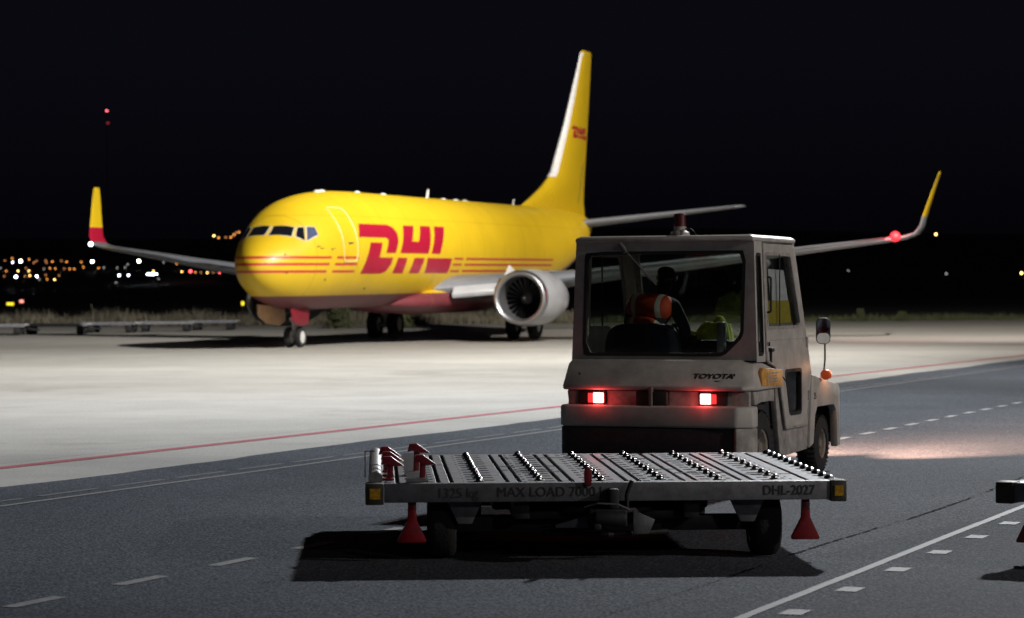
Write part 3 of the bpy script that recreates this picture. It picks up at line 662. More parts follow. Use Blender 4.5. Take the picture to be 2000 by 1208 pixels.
# wings with upturned tips
WG = [(.6, 13.1, 1.95, 8.2, .14), (1.9, 13.95, 2.02, 7.2, .135), (4.0, 15.25, 2.20, 5.9, .13), (5.8, 16.35, 2.38, 4.7, .12), (11, 19.1, 3.02, 3.15, .115), (16.4, 22.1, 3.71, 1.68, .11), (17.0, 22.45, 3.80, 1.55, .10)]
WL = [(17.36, 22.7, 3.94, 1.42, .08), (17.55, 22.9, 4.22, 1.26, .065), (17.63, 23.1, 4.6, 1.12, .055), (17.90, 23.8, 5.65, .80, .05), (18.05, 24.2, 6.20, .60, .05), (18.09, 24.4, 6.34, .42, .05)]
def wring(y, x, z, ch, tk, sgn, ang=0):
    return airfoil(ch, tk, lambda a, bb: PL(x + a, sgn * (y - bb * math.sin(ang)), z + bb * math.cos(ang)))
for sgn in (1, -1):
    wing = MB().loft([wring(*s, sgn) for s in WG] + [wring(*WL[0], sgn, R(35))]).build('wing', m_wing, ac, angle=50)
    MB().loft([wring(*WL[0], sgn, R(35)), wring(*WL[1], sgn, R(62)), wring(*WL[2], sgn, R(76))]).build('wingtip_band', m_wing if sgn > 0 else m_red, wing, angle=50)
    MB().loft([wring(*s, sgn, R(76)) for s in WL[2:]]).build('winglet', m_yellow, wing, angle=50)
    MB().loft([[PL(x + a, sgn * y, z + bb) for a, bb in ((.16, .10 * ch / 3), (.03, .05 * ch / 3), (-.05, 0), (.03, -.05 * ch / 3), (.16, -.09 * ch / 3))] for y, x, z, ch in ((5.9, 16.4, 2.39, 4.6), (11, 19.1, 3.02, 3.15), (16.4, 22.12, 3.73, 1.65))], cap=False).build('slat', m_silver, wing)
    MB().loft([[PL(x + a, sgn * (y + o_), z) for a, o_ in ((.09, .018), (-.015, 0), (.09, -.018))] for y, x, z in ((17.63, 23.1, 4.6), (17.90, 23.8, 5.65), (18.05, 24.2, 6.20))], cap=False).build('winglet_leading_edge', m_silver, wing)
    # inboard Krueger flap, hanging below the leading edge
    MB().loft([[PL(x - .05, sgn * y, z + .02), PL(x - .30, sgn * y, z - .25), PL(x - .22, sgn * y, z - .42), PL(x - .02, sgn * y, z - .33), PL(x + .15, sgn * y, z - .08)] for y, x, z in ((2.0, 14.0, 2.05), (3.9, 15.2, 2.22))]).build('krueger_flap', m_engine, wing, .03)
    for y in (3.7, 7.5, 11.5):                                    # flap track fairings
        k = (y - 1.9) / 14.3; xt = 21.1 + k * 2.4 if y > 5.8 else 20.9; zf = 2.02 + (y - 1.9) * .118
        MB().lathe([(-1.5, .02), (-1.1, .12), (-.3, .19), (.5, .17), (1.3, .07), (1.6, .01)], PL(xt, sgn * y, zf - .26), (0, 1, 0), 14, sq=1.4).build('flap_track_fairing', m_wing, wing)
    # engine
    ex, ey, ez = 12.9, 4.83, 1.64
    O = PL(ex, sgn * ey, ez)
    cowl = MB().lathe([(.10, .80), (.02, .86), (0, .90), (.02, .945), (.10, .985), (.26, 1.015)], O, (0, 1, 0), 48, cap=False, sq=.95).build('inlet_lip', m_silver, ac, angle=80)
    nac = MB().lathe([(.26, 1.015), (.7, 1.05), (1.5, 1.07), (2.3, 1.03), (3.1, .90), (3.35, .84), (3.3, .80), (2.6, .80)], O, (0, 1, 0), 48, cap=False, sq=.95).build('engine_cowl', m_engine, ac, angle=40)
    MB().lathe([(.10, .80), (.5, .77), (1.0, .78), (1.05, .0)], O, (0, 1, 0), 48, cap=False, sq=.97).build('inlet_duct', m_inlet, nac, angle=60)
    mb = MB()
    for k in range(24):
        a0 = 2 * math.pi * k / 24
        vs = []
        for r_, tw in ((.22, .5), (.5, .9), (.76, 1.15)):
            for dd_ in (-1, 1):
                an = a0 + dd_ * .09 * (.22 / r_ + .55); vs.append((O[0] + r_ * math.cos(an), O[1] + .9 + dd_ * .09 * math.cos(tw), O[2] + r_ * math.sin(an)))
        mb.add(vs, [(0, 1, 3, 2), (2, 3, 5, 4)])
    mb.build('fan', m_fan, nac)
    MB().lathe([(.55, .005), (.62, .07), (.75, .15), (.92, .22), (.98, .22)], O, (0, 1, 0), 20).build('spinner', m_inlet, nac)
    MB().lathe([(2.7, .62), (3.4, .60), (4.1, .45), (4.15, .40), (4.0, .36), (4.7, .12), (4.75, .01)], O, (0, 1, 0), 28).build('exhaust_nozzle', m_fan, nac)
    MB().loft([[PL(x + a, sgn * (ey + bb), z) for a, bb in ((0, 0), (.4, .16), (2.6, .20), (4.4, 0), (2.6, -.20), (.4, -.16))] for x, z in ((13.9, ez + .95), (14.7, 2.62))]).build('engine_pylon', m_engine, ac)
    if sgn > 0:
        MB().prism([(14.0, 2.42), (14.5, 2.78), (15.1, 2.60), (14.7, 2.38)], 'x', 3.93, 3.96).build('nacelle_strake', m_white, nac)
    # main gear
    leg = MB().tube((sgn * 2.86, 19.6, .55), (sgn * 2.80, 19.6, 2.1), .10, .13).tube((sgn * 2.86 - .38, 19.6, .565), (sgn * 2.86 + .38, 19.6, .565), .08).tube((sgn * 2.8, 19.5, 1.5), (sgn * 1.5, 19.3, 1.8), .06).tube((sgn * 2.84, 19.75, .75), (sgn * 2.84, 20.1, 1.2), .04).build('main_gear_leg', m_strut, ac)
    MB().prism([(19.2, 1.3), (20.1, 1.25), (20.0, 2.1), (19.3, 2.1)], 'x', sgn * 3.06, sgn * 3.10).build('gear_door', m_wing, leg)
    for dy in (-.43, .43):
        cx = sgn * 2.86 + dy
        tl = MB().lathe([(-.19, .30), (-.195, .44), (-.16, .53), (-.08, .565), (.08, .565), (.16, .53), (.195, .44), (.19, .30)], (cx, 19.6, .565), (1, 0, 0), 32, cap=False).build('tyre', m_tyre, leg, angle=50)
        MB().lathe([(-.15, .30), (-.08, .27), (-.06, .12), (-.10, .05), (.10, .05), (.06, .12), (.08, .27), (.15, .30)], (cx, 19.6, .565), (1, 0, 0), 24).build('rim', m_rim, tl)
# nose gear
m_tan = mat('primer_tan', (.50, .30, .16), .5)
leg = MB().tube((0, 4.0, .35), (0, 3.85, 1.6), .07, .10).tube((-.26, 4.0, .345), (.26, 4.0, .345), .05).tube((0, 3.95, .9), (0, 4.7, 1.5), .035).tube((0, 3.85, .6), (0, 3.75, .95), .03).build('nose_gear_leg', m_strut, ac)
MB().box(-.07, .07, 3.72, 3.80, .86, .99).build('taxi_lamp', m_white, leg, .01)
for cx in (-.19, .19):
    tl = MB().lathe([(-.09, .20), (-.10, .27), (-.08, .325), (-.03, .343), (.03, .343), (.08, .325), (.10, .27), (.09, .20)], (cx, 4.0, .343), (1, 0, 0), 28, cap=False).build('tyre', m_tyre, leg, angle=50)
    MB().lathe([(-.085, .22), (-.075, .19), (-.04, .10), (-.08, .05), (.08, .05), (.04, .10), (.075, .19), (.085, .22)], (cx, 4.0, .343), (1, 0, 0), 22).build('rim', m_rim, tl)
for sgn in (1, -1):
    MB().prism([(2.75, 1.28), (4.25, 1.32), (4.20, .76), (3.5, .72), (2.85, .86)] if sgn > 0 else [(1.9, 1.42), (4.1, 1.36), (4.1, .85), (3.6, .72), (2.6, .80), (1.95, 1.05)], 'x', sgn * .38, sgn * .41).build('nose_gear_door', m_dred if sgn > 0 else m_tan, ac, .01)
# navigation lamps
m_nav_r = emis('port_nav_lamp', (1, .012, .022), 3.2, sample=False); m_nav_w = emis('starboard_nav_lamp', (.75, 1, .92), 14)
MB().lathe([(-.20, .02), (-.14, .14), (0, .20), (.14, .14), (.20, .02)], PL(22.30, 16.72, 3.83), (1, 0, 0), 14).build('navigation_lamp', m_nav_r, ac)
MB().lathe([(-.09, .01), (-.06, .06), (0, .085), (.06, .06), (.09, .01)], PL(22.55, -17.3, 3.88), (1, 0, 0), 14).build('navigation_lamp', m_nav_w, ac)
pass
l = bpy.data.lights.new('port_lamp_light', 'POINT'); l.energy = 200; l.color = (1, .03, .05); l.shadow_soft_size = .1
lo = bpy.data.objects.new('port_lamp_light', l); col.objects.link(lo); lo.parent = ac; lo.location = PL(22.0, 16.7, 4.15)

# ================================================================== PALLET DOLLY
def wheel(parent, cx, cy, r, wd, rim, face=None, nm='wheel'):
    tl = MB().lathe([(-wd / 2, r * .55), (-wd / 2, r * .86), (-wd * .40, r * .97), (-wd * .2, r), (wd * .2, r), (wd * .40, r * .97), (wd / 2, r * .86), (wd / 2, r * .55)], (cx, cy, r), (1, 0, 0), 32, cap=False).build('tyre', m_tyre, parent, angle=45)
    MB().lathe([(-wd * .42, r * .58), (-wd * .30, r * .5), (-wd * .25, r * .25), (-wd * .42, r * .12), (wd * .42, r * .12), (wd * .25, r * .25), (wd * .30, r * .5), (wd * .42, r * .58)], (cx, cy, r), (1, 0, 0), 24).build('rim', rim, tl)
    return tl
HW, DD, DZ = 1.545, 2.86, .51
dl = empty('pallet_dolly', (.612, 15.60, .008), R(3.15), 'flat grey pallet dolly with castor deck and red stops, right behind the tow tractor', 'dolly', 'pallet dollies waiting on the service road')
# deck of planks with gaps
gaps = [-1.35, -1.085, -1.0, -.64, -.56, -.30, -.22, .13, .21, .50, .58, .87, .95, 1.30]
edges = [-HW + .12] + gaps + [HW - .06]
mb = MB()
for i, (a, c) in enumerate(zip(edges, edges[1:])):
    mb.box(a + (.013 if i else 0), c - (.013 if i < len(gaps) else 0), .06, DD - .05, DZ - .018, DZ)
deck = mb.build('deck', m_deck, dl, .003, seg=1)
MB().box(-HW + .12, HW - .06, .07, DD - .06, DZ - .06, DZ - .035).build('deck_tray', m_groove, dl)
mb = MB()
for u0, u1, v in ((-.56, -.05, 2.35), (-.64, -.22, 1.5), (-.64, -.25, 1.12), (-.56, -.22, .95), (.13, .50, 2.2), (.21, .58, 1.1), (.50, .87, .75), (.58, .87, 1.9), (-1.35, -1.0, 1.7), (.95, 1.3, .6)):
    MB().box(u0 + .02, u1 - .02, v - .012, v + .012, DZ + .001, DZ + .003).build('deck_joint', m_groove, dl)
rows = [(-.82, .0), (-.43, .0), (-.03, .0), (.36, .0), (.73, .0), (1.11, .0)]
mbc = MB().lathe([(0, .036), (.004, .035), (.006, .030), (.005, .027), (.003, .026)], (0, 0, 0), (0, 0, 1), 16)
mbb = MB().lathe([(.0, .023), (.008, .026), (.017, .024), (.026, .015), (.031, .002)], (0, 0, 0), (0, 0, 1), 16)
cas = None; k = 0
for u, _ in rows:
    for j in range(10):
        v = .14 + j * .275 + (.05 if k % 2 else 0)
        if cas is None: cas = mbc.build('castor', m_cup, dl); ball = mbb.build('ball', m_chrome, cas); c, b2 = cas, ball
        else:
            c = cas.copy(); col.objects.link(c); c.parent = dl; b2 = ball.copy(); col.objects.link(b2); b2.parent = c
        c.location = (u, v, DZ + .001)
    k += 1
# ladder of low rollers along the left
def repeat(o, pts):
    o.location = pts[0]
    for p in pts[1:]:
        c = o.copy(); col.objects.link(c); c.parent = o.parent; c.location = p
repeat(MB().tube((-.07, 0, 0), (.07, 0, 0), .014, n=8).build('roller', m_galv, dl), [(-1.22, .12 + j * .124, DZ + .006) for j in range(22)])
repeat(MB().lathe([(0, .034), (.016, .031), (.026, .015), (.027, .002)], (0, 0, 0), (0, 0, 1), 12).build('edge_roller', m_chrome, dl), [(1.46, .16 + j * .23, DZ) for j in range(12)])
# frame
MB().box(-HW + .11, HW - .10, 0, .07, DZ - .122, DZ).build('front_beam', m_beam, dl, .006)
MB().box(-HW + .11, HW - .10, DD - .06, DD, DZ - .12, DZ - .002).build('rear_beam', m_beam, dl, .006)
for s_, e_ in ((-1, .10), (1, .10)):
    x0, x1 = (-HW, -HW + .108) if s_ < 0 else (HW - .098, HW)
    MB().box(x0 + .012, x1 - .0, .12, DD, DZ - .11, DZ - .01).build('side_beam', m_beam, dl, .006)
    cap = MB().box(x0 - .01, x1 + .0, -.012, .13, DZ - .135, DZ + .004).build('corner_block', m_end, dl, .010)
    MB().box(x0 + .018, x1 - .022, -.018, -.011, DZ - .098, DZ - .030).build('reflector', m_refl, cap)
# pale roller end at the left corner
MB().tube((-HW + .055, .14, DZ + .02), (-HW + .055, DD - .2, DZ + .02), .046, n=18).build('side_roller', m_galv, dl)
MB().tube((-HW - .012, .30, DZ + .02), (-HW - .012, .30, DZ + .19), .004, n=6).path([(-HW - .012, .30, DZ + .19), (-HW + .05, .30, DZ + .19)], .004, 6).build('guard_wire', m_pole, dl)
# red stops: arrow-shaped heads on short stems
def latch(u, v, hh, sc=1.0, flip=1):
    st = MB().prism([(u - .016, DZ), (u + .022, DZ), (u + .028, DZ + hh), (u - .010, DZ + hh)], 'y', v - .012, v + .012)
    st.box(u - .05, u + .03, v - .03, v + .03, DZ + .001, DZ + .016)
    st.prism([(u - .055 * sc, DZ + hh - .005), (u - .04 * sc, DZ + hh + .05 * sc), (u + .01, DZ + hh + .052 * sc), (u + .098 * sc, DZ + hh - .012), (u + .02, DZ + hh - .012), (u - .02, DZ + hh + .004)], 'y', v - .022, v + .022)
    return st.build('pallet_stop', m_dred, dl, .004)
for u, v, hh in ((-1.40, .30, .105), (-1.40, .62, .115), (-1.415, 1.0, .125), (-1.19, .28, .115), (-1.22, .92, .15)): latch(u, v, hh)
MB().prism([(-.155, DZ - .02), (-.105, DZ - .02), (-.105, DZ + .075), (-.12, DZ + .10), (-.142, DZ + .10), (-.155, DZ + .075)], 'y', -.022, -.002).build('front_stop', m_dred, dl, .006)
# lettering on the front beam
fb = lambda u0, z0: (lambda x, y, z: (u0 + x, -.0025 - z, z0 + y))
text('load_lettering', 'MAX LOAD 7000 kg', m_letter, dl, .088, fb(-.715, DZ - .088), .97, .0, .0005)
text('weight_lettering', '1325 kg', m_letter2, dl, .088, fb(-1.10, DZ - .092), .95, .0008, .0005)
text('number_lettering', 'DHL-2027', m_letter2, dl, .088, fb(1.00, DZ - .088), .90, .0008, .0005)
# running gear
mb = MB()
for u in (-.55, .55): mb.box(u - .05, u + .05, .08, DD - .07, .27, DZ - .07)
for v in (.75, 1.45, 2.1): mb.box(-1.35, 1.35, v - .04, v + .04, DZ - .14, DZ - .07)
mb.build('chassis_rail', m_dark, dl, .006)
mb = MB().box(-.98, .98, .29, .39, .17, .27).box(-.5, .5, .18, .55, .26, .31); mb.lathe([(0, .36), (.03, .36)], (0, .36, .31), (0, 0, 1), 24); mb.build('front_axle', m_dark, dl, .006)
MB().box(-.76, .76, DD - .62, DD - .52, .17, .27).box(-.62, -.48, DD - .7, DD - .42, .25, .34).box(.48, .62, DD - .7, DD - .42, .25, .34).build('rear_axle', m_dark, dl, .006)
for u in (-1.06, 1.06): wheel(dl, u, .34, .21, .185, m_dark)
MB().box(-.72, .72, .55, 1.0, .29, .40).box(-.95, -.6, 1.2, 1.9, .29, .4).build('equipment_box', m_dark, dl, .02)
for u in (-.82, .82): wheel(dl, u, DD - .57, .21, .185, m_dark)
for u in (-.90, .90):
    MB().prism([(u - .10, .39), (u + .13, .39), (u + .06, .24), (u - .03, .24)] if u > 0 else [(u - .13, .39), (u + .10, .39), (u + .03, .24), (u - .06, .24)], 'y', .10, .13).build('bracket', m_beam, dl, .004)
# red parking feet
for u in (-1.26, 1.285):
    MB().prism([(u - .022, .39), (u + .030, .39), (u + .034, .27), (u + .094, .145), (u + .094, .125), (u - .090, .125), (u - .090, .145), (u - .026, .27)], 'y', .05, .085).build('parking_foot', m_redpad, dl, .008)
# folded tow bar and coupling in the middle of the front
cp = MB().box(.0, .062, -.10, -.005, .28, .475).box(-.13, .11, -.14, .02, .235, .345).tube((-.10, -.16, .29), (.10, -.16, .29), .05, n=16).box(-.11, -.06, -.2, -.1, .22, .27).build('coupling', m_dark, dl, .012)
MB().path([(.118, -.05, .33), (.115, -.06, .44), (.148, -.06, .525)], .014, 8).build('release_lever', m_black, cp)
MB().path([(-.16, -.10, .36), (-.08, -.13, .385), (.05, -.13, .378), (.13, -.10, .34)], .006, 6).build('brake_cable', m_beam, cp)
MB().prism([(-.34, .24), (-.13, .30), (-.13, .22), (-.34, .22)], 'y', -.02, .02).build('gusset_plate', m_beam, cp, .004)
MB().prism([(.16, .33), (.30, .27), (.26, .18), (.16, .18)], 'y', -.03, .0).build('gusset_plate', m_beam, cp, .004)
MB().path([(-.6, .2, .19), (-.3, .1, .175), (.0, .02, .17), (.4, .12, .18)], .016, 8).build('brake_rod', m_dark, dl)

d2 = copy_tree(dl); d2.rotation_euler = (0, 0, R(-32)); d2.location = (3.09 + HW * math.cos(R(32)), 15.50 - HW * math.sin(R(32)), .008)
for ch in [x for x in list(bpy.data.objects) if x.parent == d2]:
    if ch.name.split('.')[0] in ('pallet_stop', 'guard_wire', 'side_roller'): bpy.data.objects.remove(ch)
    elif ch.name.startswith('parking_foot') and min(v.co.x for v in ch.data.vertices) < 0: ch.location.x -= .09
    elif ch.name.startswith('corner_block'):
        for g in [x for x in list(bpy.data.objects) if x.parent == ch]: bpy.data.objects.remove(g)
d2['label'] = 'second pallet dolly cut off by the right edge of the picture'

# row of parked dollies far off
def far_dolly(px, py, Wd, ang, label):
    p = gp(px, py); o = empty('pallet_dolly', (p.x, p.y, .004), ang, label, 'dolly', 'dollies parked along the far apron edge')
    mb = MB().box(-Wd / 2, Wd / 2, 0, 1.6, .44, .50); mb.build('deck', m_rim, o, .01)
    MB().box(-Wd / 2, Wd / 2, -.03, .0, .38, .51).build('front_beam', m_beam, o)
    MB().box(-Wd / 2 + .3, Wd / 2 - .3, .6, .8, .36, .43).build('chassis_rail', m_dark, o)
    for u in (-Wd / 2 + .35, Wd / 2 - .35):
        for v in (.25, 1.35): wheel(o, u, v, .25, .30, m_dark)
    MB().path([(Wd / 2, .8, .3), (Wd / 2 + .55, .8, .22)], .04, 6).build('tow_bar', m_dark, o)
    MB().path([(-Wd / 2 + .15, .05, .5), (-Wd / 2 + .15, .05, .62), (-Wd / 2 + .45, .05, .62)], .02, 5).build('end_stop', m_dark, o)
far_dolly(6, 656, 1.9, .05, 'leftmost of the dollies parked along the far apron edge, half out of the picture')
far_dolly(106, 654, 3.0, .03, 'longest pale-decked dolly in the row parked along the far apron edge')
far_dolly(213, 651, 2.5, -.04, 'third dolly from the left in the parked row, left of the leaning marker post')
far_dolly(322, 649, 2.7, .06, 'fourth dolly from the left in the parked row, with a dark chunky wheel')
far_dolly(414, 646, 2.4, -.02, 'rightmost parked dolly of the far row, nearest the aircraft nose')

# ================================================================== TOW TRACTOR
PHI = R(22.5)
tg = empty('tow_tractor', (1.236, 21.37, .008), -PHI, 'beige tow tractor with enclosed cab and lit red tail lamps, seen from behind', 'tow tractor')
BW = .89
def X(fn_poly, x0, x1, name, m, bevel=.01, parent=tg): return MB().prism(fn_poly, 'x', x0, x1).build(name, m, parent, bevel)
# rear bumper block, dark skirt below
bump = MB().prism([(-BW, .04), (-BW + .05, 0), (BW - .13, 0), (BW, .10), (BW, .24), (-BW, .24)], 'z', .545, .735).build('bumper', m_beige, tg, .022, seg=3)
MB().prism([(-BW + .01, .045), (-BW + .05, .012), (BW - .30, .012), (BW - .16, .03), (BW - .16, .24), (-BW + .01, .24)], 'z', .20, .543).build('bumper_skirt', m_dark, bump, .01)
MB().prism([(BW - .158, .016), (BW - .13, .004), (BW - .005, .10), (BW - .005, .236), (BW - .158, .236)], 'z', .20, .544).build('bumper_corner', m_beige_d, bump, .008)
# recess behind with the lamps
MB().box(-BW + .05, BW - .04, .10, .17, .50, .868).box(-.61, .61, .171, .80, .45, .866).build('counterweight', m_beige_d, tg, .015)
MB().box(-.17, .12, .02, .12, .735, .862).build('tow_hitch', m_black, tg, .012)
MB().tube((-.03, .03, .70), (-.03, .03, .90), .022, n=10).build('hitch_pin', m_pole, tg)
for u, flip in ((-.575, -1), (.50, 1)):
    hs = MB().box(u - .16 if flip < 0 else u - .105, u + .105 if flip < 0 else u + .16, .075, .125, .742, .858).build('lamp_housing', m_black, tg, .008)
    a = u - .01 if flip < 0 else u - .085
    MB().box(a, a + .095, .060, .080, .752, .842).build('tail_lamp', m_tail, hs, .006)
    bx = a - .05 if flip < 0 else a + .096
    MB().box(bx, bx + .048, .062, .080, .755, .838).build('brake_lens', m_tail2, hs, .004)
    for sg in (1,):
        l = bpy.data.lights.new('tail_light', 'POINT'); l.energy = 1.1; l.color = (1, .06, .06); l.shadow_soft_size = .04
        lo = bpy.data.objects.new('tail_light', l); col.objects.link(lo); lo.parent = tg; lo.location = (a + .05, -.03, .80)
# sloping hood behind the cab
MB().loft([[(-BW + .02, .055, .868), (BW - .09, .055, .868), (BW - .005, .14, .868), (BW - .005, 1.0, .868), (-BW + .02, 1.0, .868)],
           [(-BW + .015, .05, .90), (BW - .09, .05, .90), (BW, .14, .90), (BW, 1.0, .90), (-BW + .015, 1.0, .90)],
           [(-.875, .21, 1.10), (BW - .14, .21, 1.10), (BW - .05, .28, 1.10), (BW - .05, .8, 1.10), (-.875, .8, 1.10)],
           [(-.86, .27, 1.135), (BW - .15, .27, 1.135), (BW - .07, .33, 1.135), (BW - .07, .8, 1.135), (-.86, .8, 1.135)]]).build('rear_hood', m_beige, tg, .02, seg=3)
MB().box(-BW + .06, BW - .08, .085, .5, .862, .869).build('seam_rubber', m_black, tg)
nrm = Vector((0, -.20, -.16)).normalized()
text('rear_lettering', 'TOYOTA', m_letter, tg, .072, lambda x, y, z: (.33 + x, .1085 + y * .6247 - z, .978 + y * .78), 1.25, .0022, .001, .12)
MB().prism([(.34, .905), (.985, .880), (.985, 1.03), (.40, 1.065), (.33, 1.03)], 'x', BW - .035, BW + .006).build('side_panel', m_sticker_lit, tg, .008)
# small illegible rows of the sticker are left as plain darker bars
mb = MB()
for zr in (.93, .955, .98, 1.005): mb.box(BW + .006, BW + .008, .5, .5 + random.uniform(.22, .36), zr, zr + .012)
mb.build('sticker_bars', m_beige_d, tg)

# cab ----------------------------------------------------------------
def cabhw(z): return .862 - (z - 1.13) / 1.05 * .035
def vr(z): return .275 + (z - 1.13) / 1.05 * .03
rear_out = [(-1, 1.13), (1, 1.13), (1, 2.18), (-1, 2.18)]
def rearfn(a, b, d): return (a, vr(b) + d, b)
ro = [(-.862, 1.13), (.862, 1.13), (.827, 2.18), (-.827, 2.18)]
ri = roundpoly([(-.765, 1.165), (.565, 1.165), (.745, 1.34), (.765, 2.10), (-.745, 2.10)], .05)
MB().frame(ro, ri, rearfn, .04).build('rear_frame', m_beige, tg)
rs = roundpoly([(-.735, 1.195), (.550, 1.195), (.715, 1.355), (.735, 2.07), (-.715, 2.07)], .045)
MB().frame(ri, rs, lambda a, b, d: (a, vr(b) - .008 + d, b), .03).build('window_seal', m_black, tg)
MB().prism([(a, b) for a, b in rs], 'y', 0, .005).build('rear_window', m_glass, tg)
bpy.data.objects['rear_window'].location.y = .30
# wiper
MB().path([(-.36, .262, 2.155), (-.34, .25, 2.10), (-.20, .262, 1.95), (-.06, .268, 1.80)], .008, 6).tube((-.40, .26, 2.17), (-.34, .25, 2.09), .022).build('wiper', m_pole, tg)
# sides: pillar piece, door, lower door
def sidefn(sgn): return lambda a, b, d: (sgn * (cabhw(max(b, 1.13)) + .006 - d), a, b)
for sgn in (1, -1):
    so = [(.275, 1.115), (.545, 1.115), (.545, 2.18), (.305, 2.18)]; si = roundpoly([(.325, 1.17), (.495, 1.17), (.495, 2.08), (.345, 2.08)], .03)
    MB().frame(so, si, sidefn(sgn), .035).build('side_pillar', m_beige, tg)
    MB().frame(si, roundpoly([(.342, 1.20), (.478, 1.20), (.478, 2.05), (.362, 2.05)], .025), lambda a, b, d: (sgn * (cabhw(b) + .010 - d), a, b), .02).build('side_window_seal', m_black, tg)
    MB().add([(sgn * (cabhw(b) - .01), a, b) for a, b in [(.33, 1.18), (.49, 1.18), (.49, 2.07), (.35, 2.07)]], [(0, 1, 2, 3)]).build('side_window', m_glass, tg, smooth=False)
    # door
    do = [(.56, 1.30), (1.86, 1.30), (1.53, 2.165), (.56, 2.165)]; di = roundpoly([(.625, 1.395), (1.74, 1.395), (1.46, 2.09), (.625, 2.09)], .03)
    mb = MB().frame(do, di, sidefn(sgn), .035)
    lo_ = [(.56, 1.298), (.56, 1.13), (.80, 1.08), (.93, 1.00), (1.16, .50), (1.84, .50), (2.04, .92), (1.862, 1.298)]
    li = roundpoly([(1.14, 1.03), (1.70, 1.03), (1.70, .60), (1.30, .60)], .06)
    mb.frame(lo_, li, sidefn(sgn), .035)
    door = mb.build('door', m_beige, tg)
    MB().frame(di, roundpoly([(.655, 1.425), (1.70, 1.425), (1.435, 2.06), (.655, 2.06)], .025), lambda a, b, d: (sgn * (cabhw(b) + .010 - d), a, b), .025).build('window_seal', m_beige_d, door)
    MB().frame(li, roundpoly([(1.175, 1.0), (1.67, 1.0), (1.67, .635), (1.325, .635)], .05), lambda a, b, d: (sgn * (cabhw(1.13) + .012 - d), a, b), .03).build('lower_window_seal', m_black, door)
    MB().add([(sgn * (cabhw(b) - .012), a, b) for a, b in [(.63, 1.40), (1.73, 1.40), (1.455, 2.08), (.63, 2.08)]], [(0, 1, 2, 3)]).build('door_window', m_glass, door, smooth=False)
    MB().add([(sgn * (cabhw(1.13) - .012), a, b) for a, b in [(1.15, 1.02), (1.69, 1.02), (1.69, .61), (1.31, .61)]], [(0, 1, 2, 3)]).build('lower_window', m_glass, door, smooth=False)
    MB().box(min(sgn * .853, sgn * .858), max(sgn * .853, sgn * .858), 1.02, 1.045, 1.42, 2.07).build('window_bar', m_black, door)
    # raised trim round the door, rear gutter
    MB().path([(sgn * (cabhw(max(b, 1.13)) + .012), a, b) for a, b in ((.553, 2.17), (.553, 1.125), (.80, 1.07), (.925, .99), (1.15, .49), (1.85, .49))], .012, 6).build('door_trim', m_beige_d, door)
    hd = MB().box(*sorted((sgn * .862, sgn * .90)), .64, .72, 1.20, 1.235).box(*sorted((sgn * .86, sgn * .885)), .67, .70, 1.10, 1.23).build('handle', m_black, door, .006)
    MB().tube((sgn * .868, .60, 1.27), (sgn * .888, .60, 1.27), .02, n=12).build('lock', m_chrome, door)
    # A pillar
    MB().loft([[(sgn * .862, 1.88, 1.26), (sgn * .862, 1.94, 1.26), (sgn * .80, 1.96, 1.26), (sgn * .80, 1.90, 1.26)], [(sgn * .828, 1.54, 2.18), (sgn * .828, 1.60, 2.18), (sgn * .77, 1.62, 2.18), (sgn * .77, 1.56, 2.18)]]).build('front_pillar', m_beige, tg, .006)
    MB().loft([[(sgn * .862, 1.88, 1.26), (sgn * .862, 1.94, 1.26), (sgn * .80, 1.96, 1.26), (sgn * .80, 1.90, 1.26)], [(sgn * .862, 2.045, .93), (sgn * .862, 2.10, .93), (sgn * .80, 2.12, .93), (sgn * .80, 2.06, .93)]]).build('cowl_pillar', m_beige, tg, .006)
# windshield frame
ws = lambda a, b, d: (a, 1.95 - (b - 1.26) / .92 * .35 + d, b)
MB().frame([(-.80, 1.20), (.80, 1.20), (.77, 2.18), (-.77, 2.18)], roundpoly([(-.74, 1.27), (.74, 1.27), (.71, 2.11), (-.71, 2.11)], .05), ws, .03).build('windshield_frame', m_beige_d, tg)
MB().add([ws(-.74, 1.27, .015), ws(.74, 1.27, .015), ws(.71, 2.11, .015), ws(-.71, 2.11, .015)], [(0, 1, 2, 3)]).build('windshield', m_glass, tg, smooth=False)
MB().box(-.82, .82, 1.92, 2.12, .55, 1.20).build('firewall', m_beige_d, tg, .01)
# roof with a soft rim
MB().loft([[(-.835, .285, 2.18), (.835, .285, 2.18), (.835, 1.62, 2.18), (-.835, 1.62, 2.18)], [(-.838, .282, 2.215), (.838, .282, 2.215), (.838, 1.63, 2.215), (-.838, 1.63, 2.215)], [(-.80, .32, 2.238), (.80, .32, 2.238), (.80, 1.59, 2.238), (-.80, 1.59, 2.238)]]).build('roof', m_beige, tg, .012, seg=3)
bc = MB().lathe([(0, .09), (.03, .085), (.05, .055), (.085, .055)], (.07, .55, 2.238), (0, 0, 1), 20).build('beacon', m_beige_d, tg)
MB().lathe([(.085, .058), (.19, .054), (.20, .045), (.205, .005)], (.07, .55, 2.238), (0, 0, 1), 20).build('beacon_dome', m_beacon, bc)
MB().path([(.13, .52, 2.30), (.18, .48, 2.305), (.24, .45, 2.27), (.26, .44, 2.24)], .006, 6).build('beacon_cable', m_black, bc)
